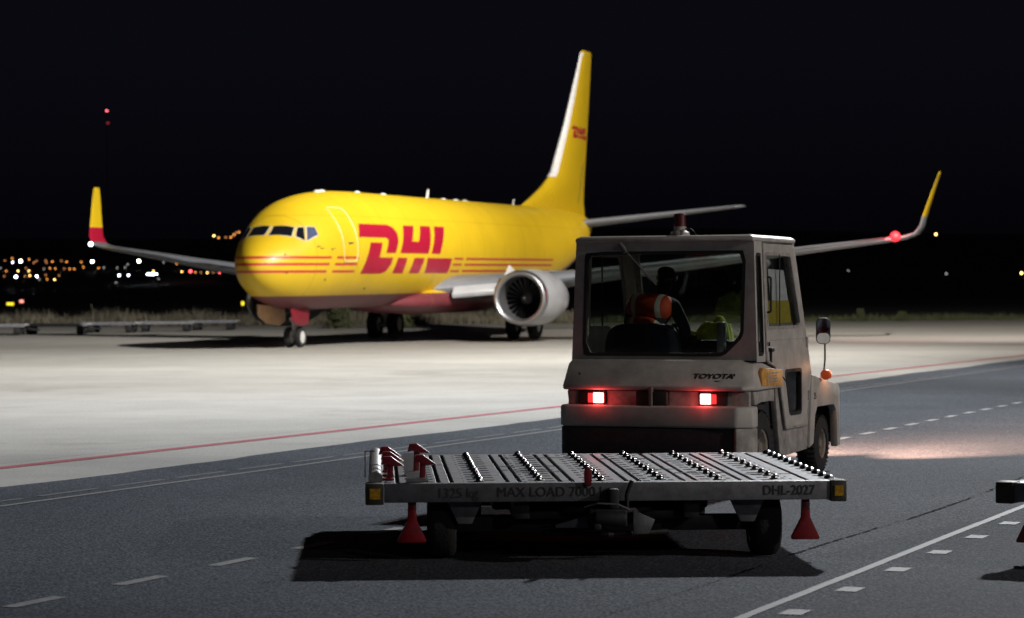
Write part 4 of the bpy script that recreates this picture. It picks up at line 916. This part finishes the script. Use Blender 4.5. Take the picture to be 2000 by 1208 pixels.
# lower body between the wheels, front fenders and hood
for sgn in (1, -1):
    f = lambda p, a, b_, nm, m, bv=.012: MB().prism(p, 'x', *sorted((sgn * a, sgn * b_))).build(nm, m, tg, bv)
    f([(.94, 1.0), (.90, .86), (.97, .55), (1.05, .27), (1.2, .24), (1.95, .26), (2.00, .55), (2.06, .90), (1.84, .495), (1.16, .495), (.93, .99)], .80, .850, 'body_side', m_beige_d)
    f([(2.045, .955), (3.00, .83), (3.05, .80), (3.07, .24), (2.98, .22), (2.93, .58), (2.84, .64), (2.24, .64), (2.16, .56), (2.10, .30), (1.96, .27), (2.0, .55)], .80, .875, 'front_fender', m_beige)
    f([(.16, .86), (.80, .865), (.80, .75), (.70, .76), (.42, .76), (.20, .74)], .70, .872, 'rear_fender', m_beige_d)
MB().loft([[(-.80, 2.05, .70), (.80, 2.05, .70), (.80, 3.05, .62), (-.80, 3.05, .62)], [(-.80, 2.05, .955), (.80, 2.05, .955), (.80, 3.02, .83), (-.80, 3.02, .83)]]).build('front_hood', m_beige, tg, .01)
MB().box(-.80, .80, 3.03, 3.07, .26, .80).build('front_grille', m_dark, tg, .01)
MB().box(-.55, .55, .24, 3.0, .30, .62).build('chassis', m_dark, tg, .02)
MB().box(-.80, .80, .80, 1.95, .28, .50).build('floor_pan', m_dark, tg, .02)
text('side_number', '25', m_letter, tg, .085, lambda x, y, z: (.8775 + z, 2.10 + x, .72 + y), 1.0, .001, .0006)
for u in (-.55, .55):
    MB().lathe([(0, .07), (.03, .075), (.035, .06)], (u, 3.065, .66), (0, 1, 0), 20).build('headlamp', m_head, tg)
def wheel_v(u, v, r, wd):
    ty = MB().lathe([(-wd / 2, r * .52), (-wd / 2, r * .8), (-wd * .44, r * .93), (-wd * .30, r), (wd * .30, r), (wd * .44, r * .93), (wd / 2, r * .8), (wd / 2, r * .52)], (u, v, r), (1, 0, 0), 36, cap=False).build('tyre', m_tyre, tg, angle=35)
    s_ = 1 if u > 0 else -1
    tr = MB()
    for i in range(36):
        a = 2 * math.pi * i / 36
        for sd in (-1, 1):
            c, s2 = math.cos(a + sd * .05), math.sin(a + sd * .05); p0 = Vector((u + sd * wd * .06, v + c * r * 1.0, r + s2 * r * 1.0)); a2 = a + .12
            p1 = Vector((u + sd * wd * .46, v + math.cos(a2) * r * .97, r + math.sin(a2) * r * .97)); tr.tube(p0, p1, .012, n=4)
    tr.build('tread', m_tyre, ty)
    rm = MB().lathe([(-wd * .40, r * .54), (wd * .46, r * .54), (wd * .40, r * .46), (wd * .18, r * .40), (wd * .20, r * .22), (wd * .40, r * .16), (wd * .42, r * .02)], (u, v, r), (s_, 0, 0), 28).build('rim', m_dirtyrim, ty)
    nb = MB()
    for i in range(5):
        a = 2 * math.pi * i / 5; nb.tube((u + s_ * wd * .18, v + math.cos(a) * r * .29, r + math.sin(a) * r * .29), (u + s_ * wd * .27, v + math.cos(a) * r * .29, r + math.sin(a) * r * .29), .014, n=6)
    nb.build('wheel_nuts', m_dark, rm)
for sgn in (1, -1):
    wheel_v(sgn * .745, .50, .345, .22); wheel_v(sgn * .74, 2.545, .275, .20)
for z_ in (.72, 1.22):
    MB().tube((.868, 1.93 - (z_ - .72) * .10, z_), (.868, 1.93 - (z_ - .72) * .10, z_ + .09), .016, n=8).build('door_hinge', m_beige_d, tg)
MB().path([(.872, .585, 1.55), (.905, .585, 1.56), (.905, .585, 1.86), (.872, .585, 1.87)], .010, 8).build('grab_rail', m_black, tg)
MB().box(-.862, .862, .262, .272, 1.118, 1.130).build('rear_gutter', m_black, tg)
for u_ in (-.72, .72): MB().tube((u_, .085, 1.01), (u_, .078, 1.01), .012, n=8).build('hood_bolt', m_pole, tg)
# mirror on a stalk at the front corner, amber marker lamp
MB().path([(.90, 2.36, .915), (.915, 2.36, 1.10), (.915, 2.36, 1.24)], .009, 8).build('mirror_stalk', m_pole, tg)
th_ = -PHI
mr = MB().prism(rrect(-.068, .068, -.125, .125, .05), 'y', 0, .045).build('mirror_shell', m_black, tg, .008); mr.location = (.905, 2.34, 1.36); mr.rotation_euler = (R(4), 0, R(20))
g_ = MB().prism(rrect(-.060, .060, -.117, -.02, .04), 'y', -.004, 0).build('mirror_glass_lower', m_white, mr)
MB().prism(rrect(-.060, .060, -.012, .115, .045), 'y', -.004, 0).build('mirror_glass_upper', m_mirror, mr)
am = MB().lathe([(-.045, .02), (-.04, .042), (-.015, .052), (.015, .052), (.04, .042), (.045, .02)], (.925, 2.36, .945), (0, 1, 0), 20).build('marker_lamp', m_amber, tg)
l = bpy.data.lights.new('marker_light', 'POINT'); l.energy = 2.2; l.color = (1, .45, .2); l.shadow_soft_size = .05
lo = bpy.data.objects.new('marker_light', l); col.objects.link(lo); lo.parent = tg; lo.location = (.99, 2.50, .99)
# headlamp beams on the road ahead
for u in (-.55, .55):
    a = Vector((u, 3.12, .66)); Rz = Matrix.Rotation(-PHI, 4, 'Z'); wp = Rz @ a + Vector(tg.location); tgt = Rz @ Vector((u + 3.2, 3.12 + 11.0, 0)) + Vector(tg.location)
    spot('headlamp_beam', wp, tgt, 12500, 44, 1.0, (1, .54, .35), .06)
# interior
MB().box(-.78, .78, 1.50, 1.90, .95, 1.28).box(-.62, -.05, 1.38, 1.55, 1.22, 1.34).build('dashboard', m_black, tg, .03)
MB().box(.235, .305, 1.10, 1.18, .6, 1.46).build('control_column', m_galv, tg, .01)
sw = MB()
c0 = Vector((-.28, 1.30, 1.38)); 
pts_ = [c0 + Vector((.18 * math.cos(a), -.18 * math.sin(a) * .35, .18 * math.sin(a) * .94)) for a in [2 * math.pi * i / 24 for i in range(25)]]
sw.path(pts_, .014, 8).tube(c0, c0 + Vector((0, .25, -.12)), .025).tube(pts_[0], pts_[12], .012).build('steering_wheel', m_black, tg)
def soft(name, m, rings_, parent=tg):
    o = MB().loft(rings_).build(name, m, parent, 0, 60); md = o.modifiers.new('s', 'SUBSURF'); md.levels = md.render_levels = 2; return o
soft('seat_back', m_navy, [[(-.29 + a * w_ * 1.12, .50 + b_, z) for a, b_ in ((-.36, 0), (.36, 0), (.36, .12), (-.36, .12))] for z, w_ in ((1.0, .9), (1.05, 1), (1.30, 1.0), (1.42, .86), (1.46, .5))])
MB().tube((-.06, .52, 1.44), (.02, .52, 1.41), .012, n=8).build('seat_trim', m_chrome, tg)
soft('seat_cushion', m_navy, [[(-.30 + a * w_, .55 + b_ * 1.0, z) for a, b_ in ((-.36, 0), (.36, 0), (.36, .5), (-.36, .5))] for z, w_ in ((.84, .9), (.88, 1), (.98, 1), (1.02, .85))])
MB().box(-.5, .1, .6, 1.0, .5, .86).box(-.80, .80, .31, .54, .5, 1.12).box(.12, .78, .5, 1.2, .5, 1.02).build('seat_base', m_dark, tg, .03)
# two glowing strips added under the roof in place of warm window reflections
MB().box(.52, .64, 1.16, 1.20, 2.10, 2.125).box(.30, .38, 1.16, 1.20, 2.10, 2.125).build('reflection_strips', emis('reflection_strips', (1, .75, .42), 1.6), tg)

# ================================================================== DRIVER
TM = Matrix.Translation(tg.location) @ Matrix.Rotation(-PHI, 4, 'Z')
def skin_obj(name, m, verts, edges_, root=0, sub=2, parent=None, loc=None):
    me = bpy.data.meshes.new(name); me.from_pydata([v[:3] for v in verts], edges_, []); me.materials.append(m)
    o = bpy.data.objects.new(name, me); col.objects.link(o)
    if parent: o.parent = parent
    sk = o.modifiers.new('skin', 'SKIN'); sk.use_smooth_shade = True
    lay = me.skin_vertices[0] if len(me.skin_vertices) else None
    for i, v in enumerate(verts):
        r_ = v[3]; lay.data[i].radius = r_ if isinstance(r_, tuple) else (r_, r_); lay.data[i].use_root = (i == root)
    sb = o.modifiers.new('sub', 'SUBSURF'); sb.levels = sb.render_levels = sub
    return o
# joints in tractor coordinates, leaning forward and to the right over the wheel
B = [(-.28, .82, 1.10, (.17, .13)), (-.25, .86, 1.28, (.155, .115)), (-.20, .93, 1.46, (.175, .12)), (-.17, .99, 1.60, (.15, .10)), (-.13, 1.03, 1.68, (.062, .062)), (-.105, 1.06, 1.745, (.055, .06)), (-.085, 1.075, 1.82, (.078, .092)), (-.08, 1.075, 1.90, (.074, .088)), (-.08, 1.07, 1.95, (.045, .055)),
     (-.37, .95, 1.62, .075), (-.45, 1.05, 1.42, .055), (-.44, 1.20, 1.30, .045), (-.40, 1.30, 1.36, .030),      # left arm to the wheel
     (.02, .98, 1.58, .075), (.10, 1.05, 1.38, .058), (.06, 1.22, 1.30, .046), (-.08, 1.32, 1.36, .030),           # right arm to the wheel
     (-.38, .98, 1.05, .095), (-.42, 1.28, 1.08, .075), (-.42, 1.36, .78, .055), (-.42, 1.40, .58, .05), (-.42, 1.52, .56, .04),
     (-.18, .98, 1.05, .095), (-.14, 1.28, 1.08, .075), (-.14, 1.36, .78, .055), (-.14, 1.40, .58, .05), (-.14, 1.52, .56, .04)]
E_ = [(0, 1), (1, 2), (2, 3), (3, 4), (4, 5), (5, 6), (6, 7), (7, 8), (3, 9), (9, 10), (10, 11), (11, 12), (3, 13), (13, 14), (14, 15), (15, 16), (0, 17), (17, 18), (18, 19), (19, 20), (20, 21), (0, 22), (22, 23), (23, 24), (24, 25), (25, 26)]
def hand(base, d, side_):
    global B, E_
    bx, by, bz, _ = B[base]; p = Vector((bx, by, bz)); d = Vector(d).normalized(); s = Vector(side_).normalized(); n = d.cross(s)
    pal = len(B); q = p + d * .05; B.append((*q, (.034, .018))); E_.append((base, pal))
    for i, (o_, L) in enumerate(((-.030, .030), (-.010, .036), (.010, .034), (.028, .026))):
        last = pal; pp = q + s * o_ + d * .03
        for k in range(3):
            B.append((*pp, .0085)); E_.append((last, len(B) - 1)); last = len(B) - 1
            pp = pp + (d * (1 - .5 * k) + n * (-.55 * (k + 1))).normalized() * L * .8
    pp = q + s * .035; last = pal
    for k in range(2):
        B.append((*pp, .010)); E_.append((last, len(B) - 1)); last = len(B) - 1; pp = pp + (s * .5 + d * .6 - n * .4).normalized() * .028
hand(12, (.0, .5, .6), (1, 0, 0)); hand(16, (-.2, .5, .6), (-1, 0, 0))
person = skin_obj('person', m_jacket, B, E_)
person.matrix_world = TM @ Matrix.Translation((-.15, 0, .02))
tag(person, 'driver in an orange vest leaning over the wheel inside the tractor cab', 'person')
person.data.materials.append(m_skin)
V = [(-.275, .80, 1.12, (.205, .165)), (-.25, .84, 1.30, (.210, .165)), (-.20, .90, 1.47, (.235, .175)), (-.175, .95, 1.585, (.215, .150)), (-.165, .99, 1.665, (.12, .10)), (-.37, .945, 1.60, .115), (.03, .975, 1.565, .115)]
vest = skin_obj('vest', m_vest, V, [(0, 1), (1, 2), (2, 3), (3, 4), (3, 5), (3, 6)], 0, 2, person)
def band(pts_, m, wd, parent, name):
    mb = MB(); vs = []
    for p in pts_: vs += [(p[0] - wd / 2, p[1], p[2]), (p[0] + wd / 2, p[1] + .0, p[2])]
    n = len(pts_); mb.add(vs, [(2 * i, 2 * i + 1, 2 * i + 3, 2 * i + 2) for i in range(n - 1)])
    o = mb.build(name, m, parent); o.modifiers.new('t', 'SOLIDIFY').thickness = .006; return o
skin_obj('hair', m_hair, [(-.085, 1.04, 1.83, (.086, .082)), (-.08, 1.045, 1.90, (.090, .092)), (-.08, 1.055, 1.955, (.062, .066))], [(0, 1), (1, 2)], 0, 2, person)
# face and ears (turned away): separate skin-coloured mask in front of the head
fc = MB(); rings = []
for z, r_ in ((1.76, .035), (1.80, .062), (1.84, .072), (1.88, .074), (1.92, .066)):
    rings.append([(-.083 + r_ * math.cos(a) * .95, 1.10 + r_ * math.sin(a) * 1.05, z) for a in [math.pi * i / 12 for i in range(13)]])
fc.loft(rings, cap=False, closed=False)
fc.tube((-.083, 1.175, 1.855), (-.083, 1.20, 1.825), .010, .014, 8)
for sx_ in (-1, 1): fc.lathe([(-.012, .01), (-.008, .026), (.008, .026), (.012, .01)], (-.083 + sx_ * .088, 1.075, 1.845), (1, 0, 0), 12)
fc.build('face', m_skin, person)
# things lying in or stuck inside the cab
def heap():
    mb = MB(); n = 22; vs = []
    for j in range(n + 1):
        for i in range(n + 1):
            u, v = i / n, j / n
            x = -.14 + .36 * u; y = 1.40 + .30 * v
            z = 1.32 + (.04 + .20 * u) * math.sin(math.pi * v) ** .5 * math.sin(math.pi * min(1, .08 + u * .92 + .0)) ** .35 + .022 * math.sin(u * 13 + v * 9) + .014 * math.sin(v * 23 - u * 17)
            vs.append((x, y, max(1.285, z if 0 < j < n and 0 < i < n else 1.288)))
    mb.add(vs, [(j * (n + 1) + i, j * (n + 1) + i + 1, (j + 1) * (n + 1) + i + 1, (j + 1) * (n + 1) + i) for j in range(n) for i in range(n)])
    o = mb.build('safety_vest', m_hivis, None, 0, 60); o.matrix_world = TM
    tag(o, 'crumpled yellow green safety vest lying on the tractor dashboard', 'vest')
heap()
def card(name, m, pts_, lab, cat):
    mb = MB(); c = [Vector(p) for p in pts_]; n = (c[1] - c[0]).cross(c[2] - c[0]).normalized() * .002
    mb.add([tuple(p) for p in c] + [tuple(p + n) for p in c], [(0, 1, 2, 3), (7, 6, 5, 4), (0, 1, 5, 4), (1, 2, 6, 5), (2, 3, 7, 6), (3, 0, 4, 7)])
    o = mb.build(name, m, None, smooth=False); o.matrix_world = TM; tag(o, lab, cat)
iw = lambda v, z: (cabhw(z) - .022, v, z)
card('paper_sheet', m_paper, [iw(.84, 1.66), iw(1.42, 1.64), iw(1.30, 1.93), iw(.80, 1.94)], 'white paper sheet stuck inside the tractor door window', 'paper')
card('paper_card', m_ypaper, [iw(.69, 1.45), iw(1.50, 1.45), iw(1.44, 1.655), iw(.70, 1.655)], 'yellow card stuck low inside the tractor door window', 'paper')

# ================================================================== FLOODLIGHT MASTS (they carry the beams above)
def mast(loc, lab, aim):
    o = empty('floodlight_mast', (loc[0], loc[1], 0), 0, lab, 'floodlight mast')
    MB().lathe([(0, .32), (.3, .30), (loc[2] + .8, .11)], (0, 0, 0), (0, 0, 1), 16).build('pole', m_galv, o)
    MB().box(-1.9, 1.9, .45, .55, loc[2] + .55, loc[2] + .65).build('crossarm', m_galv, o)
    for k in range(6):
        h_ = MB().box(-.25, .25, -.1, .12, -.18, .18).build('floodlight', m_dark, o, .02)
        h_.location = (-1.6 + k * .64, .5, loc[2] + .9); h_.rotation_euler = (R(-35 if aim < 0 else 35), 0, 0)
mast(MAST_A, 'tall floodlight mast standing right of the aircraft, out of frame', -1)
mast((MAST_C[0] + 1.2, MAST_C[1], MAST_C[2]), 'floodlight mast standing to the right of the photographer, out of frame', -1)
mast((MAST_B[0], MAST_B[1] - 1.5, MAST_B[2]), 'floodlight mast standing behind the photographer, out of frame', 1)

# ================================================================== DISTANT LIGHTS
def em(name, c, s): return emis(name, c, s)
E_W = em('white_lamp', (1, .93, .74), 26); E_C = em('cold_lamp', (.82, .90, 1), 22)
E_O = em('orange_lamp', (1, .36, .07), 4); E_O2 = em('dim_orange_lamp', (1, .40, .14), 1.7); E_Y = em('warm_lamp', (1, .62, .18), 9)
E_R = em('red_lamp', (1, .08, .09), 9); E_D = em('dim_grey_lamp', (.8, .78, .74), 1.4)
LAMPS = {}
def lamp(px, py, Y, m, r_px, label, cat='street lamp', group=None, name='street_lamp', wide=1.0):
    p = at(px, py, Y); r_ = r_px / FPX * Y; zb = terr(p.x, Y) if Y > 400 else 0
    if zb > p.z - 1.5: zb = p.z - 1.5
    key = (m.name, round(r_px, 2), Y, wide)
    o = empty(name, (p.x, p.y, zb), 0, label, cat, group)
    MB().tube((0, 0, 0), (0, 0, p.z - zb - r_ * .5), .12, n=6).build('pole', m_pole, o)
    lm = MB().lathe([(-r_, r_ * .1), (-r_ * .7, r_ * .72), (0, r_), (r_ * .7, r_ * .72), (r_, r_ * .1)], (0, 0, 0), (0, 0, 1), 12).build('lamp_head', m, o)
    lm.location = (0, 0, p.z - zb); lm.scale = (wide, 1, 1)
    return o
def z1(a, b): return a / 4.167, 480 + b / 4.167
def dist(py): return 1020 + (548 - py) * 12.5
big = [((168, 127), 'brightest warm white street lamp at the far left of the town'), ((752, 130), 'bright warm white street lamp just under the left winglet'), ((1130, 127), 'bright warm white street lamp right of the left winglet')]
for (a, b_), lb in big: q = z1(a, b_); lamp(*q, dist(q[1]), E_W, 2.4, lb)
cold = [((130, 255), 2.2, 'large cold white lamp low at the far left of the town'), ((300, 250), 1.6, 'smaller cold white lamp low in the town, right of the large one'), ((970, 243), 1.5, 'left lamp of the cold white pair below the wing'), ((1045, 243), 1.3, 'right lamp of the cold white pair below the wing'), ((103, 137), 1.1, 'small white lamp close left of the brightest street lamp')]
for (a, b_), r_, lb in cold: q = z1(a, b_); lamp(*q, dist(q[1]), E_C, r_, lb)
q = z1(1238, 232); p_ = lamp(*q, dist(q[1]), E_C, 1.5, 'wide bar of cold white floodlights below the wing', 'floodlight', name='floodlight_bar', wide=7.5)
warm = [((147, 208), 'warm yellow lamp in the lower left of the town'), ((235, 207), 'warm yellow lamp second from the left low in the town'), ((243, 245), 'warm yellow lamp beside the small cold white lamp'), ((443, 277), 'lowest warm yellow lamp at the right end of the left town cluster'), ((1250, 208), 'warm lamp right above the bar of floodlights'), ((1480, 213), 'pale warm lamp left of the red lamp below the wing'), ((1687, 221), 'yellow lamp right of the red lamp below the wing')]
for (a, b_), lb in warm: q = z1(a, b_); lamp(*q, dist(q[1]), E_Y, 1.3, lb)
for (a, b_) in ((100, 105), (237, 112), (428, 130), (543, 133), (663, 135), (407, 185), (450, 187), (567, 190), (604, 190), (50, 208), (383, 275), (1590, 217), (1438, 148), (803, 183), (678, 176)):
    q = z1(a, b_); lamp(*q, dist(q[1]), E_O, 1.15, 'small orange street lamp of the distant town at left', group='small orange town lamps')
for (a, b_) in ((40, 122), (298, 125), (372, 122), (500, 125), (275, 140), (523, 188), (35, 250), (372, 240), (480, 243), (205, 250), (1636, 219), (1735, 221), (210, 183), (378, 140)):
    q = z1(a, b_); lamp(*q, dist(q[1]), E_O2, 1.1, 'very dim brownish street lamp of the distant town at left', group='dim brownish town lamps')
for (a, b_) in ((357, 190), (1040, 153), (1020, 178), (955, 182), (1332, 137), (945, 302), (1290, 270), (320, 275), (845, 180), (5, 183)):
    q = z1(a, b_); lamp(*q, dist(q[1]), E_D, 1.1, 'faint grey white lamp of the distant town at left', group='faint grey town lamps')
q = z1(1550, 210); lamp(*q, dist(q[1]), E_R, 2.4, 'large red lamp below the left wing near the nose')
q = z1(1788, 222); lamp(*q, dist(q[1]), E_R, 1.3, 'small red lamp just left of the aircraft nose')
lamp(418, 461, 3000, E_Y, 1.6, 'brightest warm lamp of the hill group above the left wing')
for px, py in ((427, 465), (451, 464), (457, 459), (467, 454)): lamp(px, py, 3000, E_O, 1.4, 'orange lamp of the little hill group above the left wing', group='orange hill lamps')
for px, py in ((441, 464), (461, 455)): lamp(px, py, 3000, E_O2, 1.3, 'dim lamp in the little hill group above the left wing', group='dim hill lamps')
lamp(1828, 458, 3000, E_Y, 2.0, 'warm lamp on the hill right of the right winglet')
lamp(1995, 534, 1300, E_Y, 2.1, 'warm lamp cut by the right edge of the picture')
lamp(1848, 535, 1300, E_D, 1.5, 'faint lamp low in the dark right of the tow tractor mirror')
lamp(1657, 529, 1300, E_D, 1.1, 'faintest lamp, low in the dark just right of the tractor cab')
# lit airfield signs and lamps near the grass
def afl(px, py, Y, m, w_, h_, lab, cat, nm):
    p = at(px, py, Y); o = empty(nm, (p.x, p.y, 0), 0, lab, cat)
    MB().box(-w_ / 2 - .02, w_ / 2 + .02, .005, .12, p.z - h_ / 2 - .02, p.z + h_ / 2 + .02).build('housing', m_dark, o)
    MB().box(-w_ / 2, w_ / 2, 0, .02, p.z - h_ / 2, p.z + h_ / 2).build('lit_face', m, o, .01)
    MB().tube((-w_ * .3, .05, 0), (-w_ * .3, .05, p.z - h_ / 2), .02, n=6).tube((w_ * .3, .05, 0), (w_ * .3, .05, p.z - h_ / 2), .02, n=6).build('post', m_pole, o)
E_YS = em('yellow_sign_face', (1, .78, .03), 1.5)
afl(20, 594, 210, E_YS, .62, .24, 'wide lit yellow airfield sign low at the left edge', 'airfield sign', 'airfield_sign')
afl(42, 589, 260, em('pink_sign_face', (1, .33, .25), 2.0), .42, .30, 'small pinkish lit airfield sign right of the wide yellow one', 'airfield sign', 'airfield_sign')
afl(474, 593, 210, E_YS, .24, .34, 'small round yellow airfield lamp beside the aircraft nose', 'airfield lamp', 'airfield_lamp')
p0 = gp(187, 634); o = MB().tube((p0.x, p0.y, 0), (p0.x - .28, p0.y, 1.25), .05, .035, 8).build('marker_post', m_grass); tag(o, 'thin leaning post in the grass behind the parked dollies', 'post')
p0 = gp(312 / 4.167, 640); o = MB().tube((p0.x, p0.y, 0), (p0.x + .02, p0.y, .75), .05, .045, 8).build('marker_post', m_grass); tag(o, 'short pale post in the grass behind the longest parked dolly', 'post')
# radio mast with red obstruction lamps
p = at(209, 217, 1500); o = empty('radio_mast', (p.x, p.y, terr(p.x, 1500)), 0, 'tall dark radio mast with red warning lamps in the night sky', 'mast'); zb = o.location.z
mb = MB()
for sx_, sy_ in ((-1, -1), (1, -1), (1, 1), (-1, 1)): mb.tube((sx_ * .9, sy_ * .9, 0), (sx_ * .2, sy_ * .2, p.z - zb), .02, n=5)
for k in range(16):
    z = (p.z - zb) * k / 16; z2 = (p.z - zb) * (k + 1) / 16; q = .9 - .7 * k / 16; q2 = .9 - .7 * (k + 1) / 16
    for a, b_ in (((-q, -q), (q2, -q2)), ((q, -q), (q2, q2)), ((q, q), (-q2, q2)), ((-q, q), (-q2, -q2))): mb.tube((*a, z), (*b_, z2), .02, n=4)
mb.build('lattice', m_pole, o)
a = MB().lathe([(-.6, .1), (-.4, .5), (0, .65), (.4, .5), (.6, .1)], (0, 0, p.z - zb), (0, 0, 1), 12).build('warning_lamp', em('bright_warning_lamp', (1, .12, .15), 5), o)
a = MB().lathe([(-.6, .1), (-.4, .6), (0, .8), (.4, .6), (.6, .1)], (.6, 0, at(210, 241, 1500).z - zb), (0, 0, 1), 12).build('warning_lamp', em('dim_warning_lamp', (.9, .06, .08), .45), o)

for o in bpy.data.objects:
    if o.type == 'MESH' and o.data.materials and o.data.materials[0] is None: print('no material', o.name)
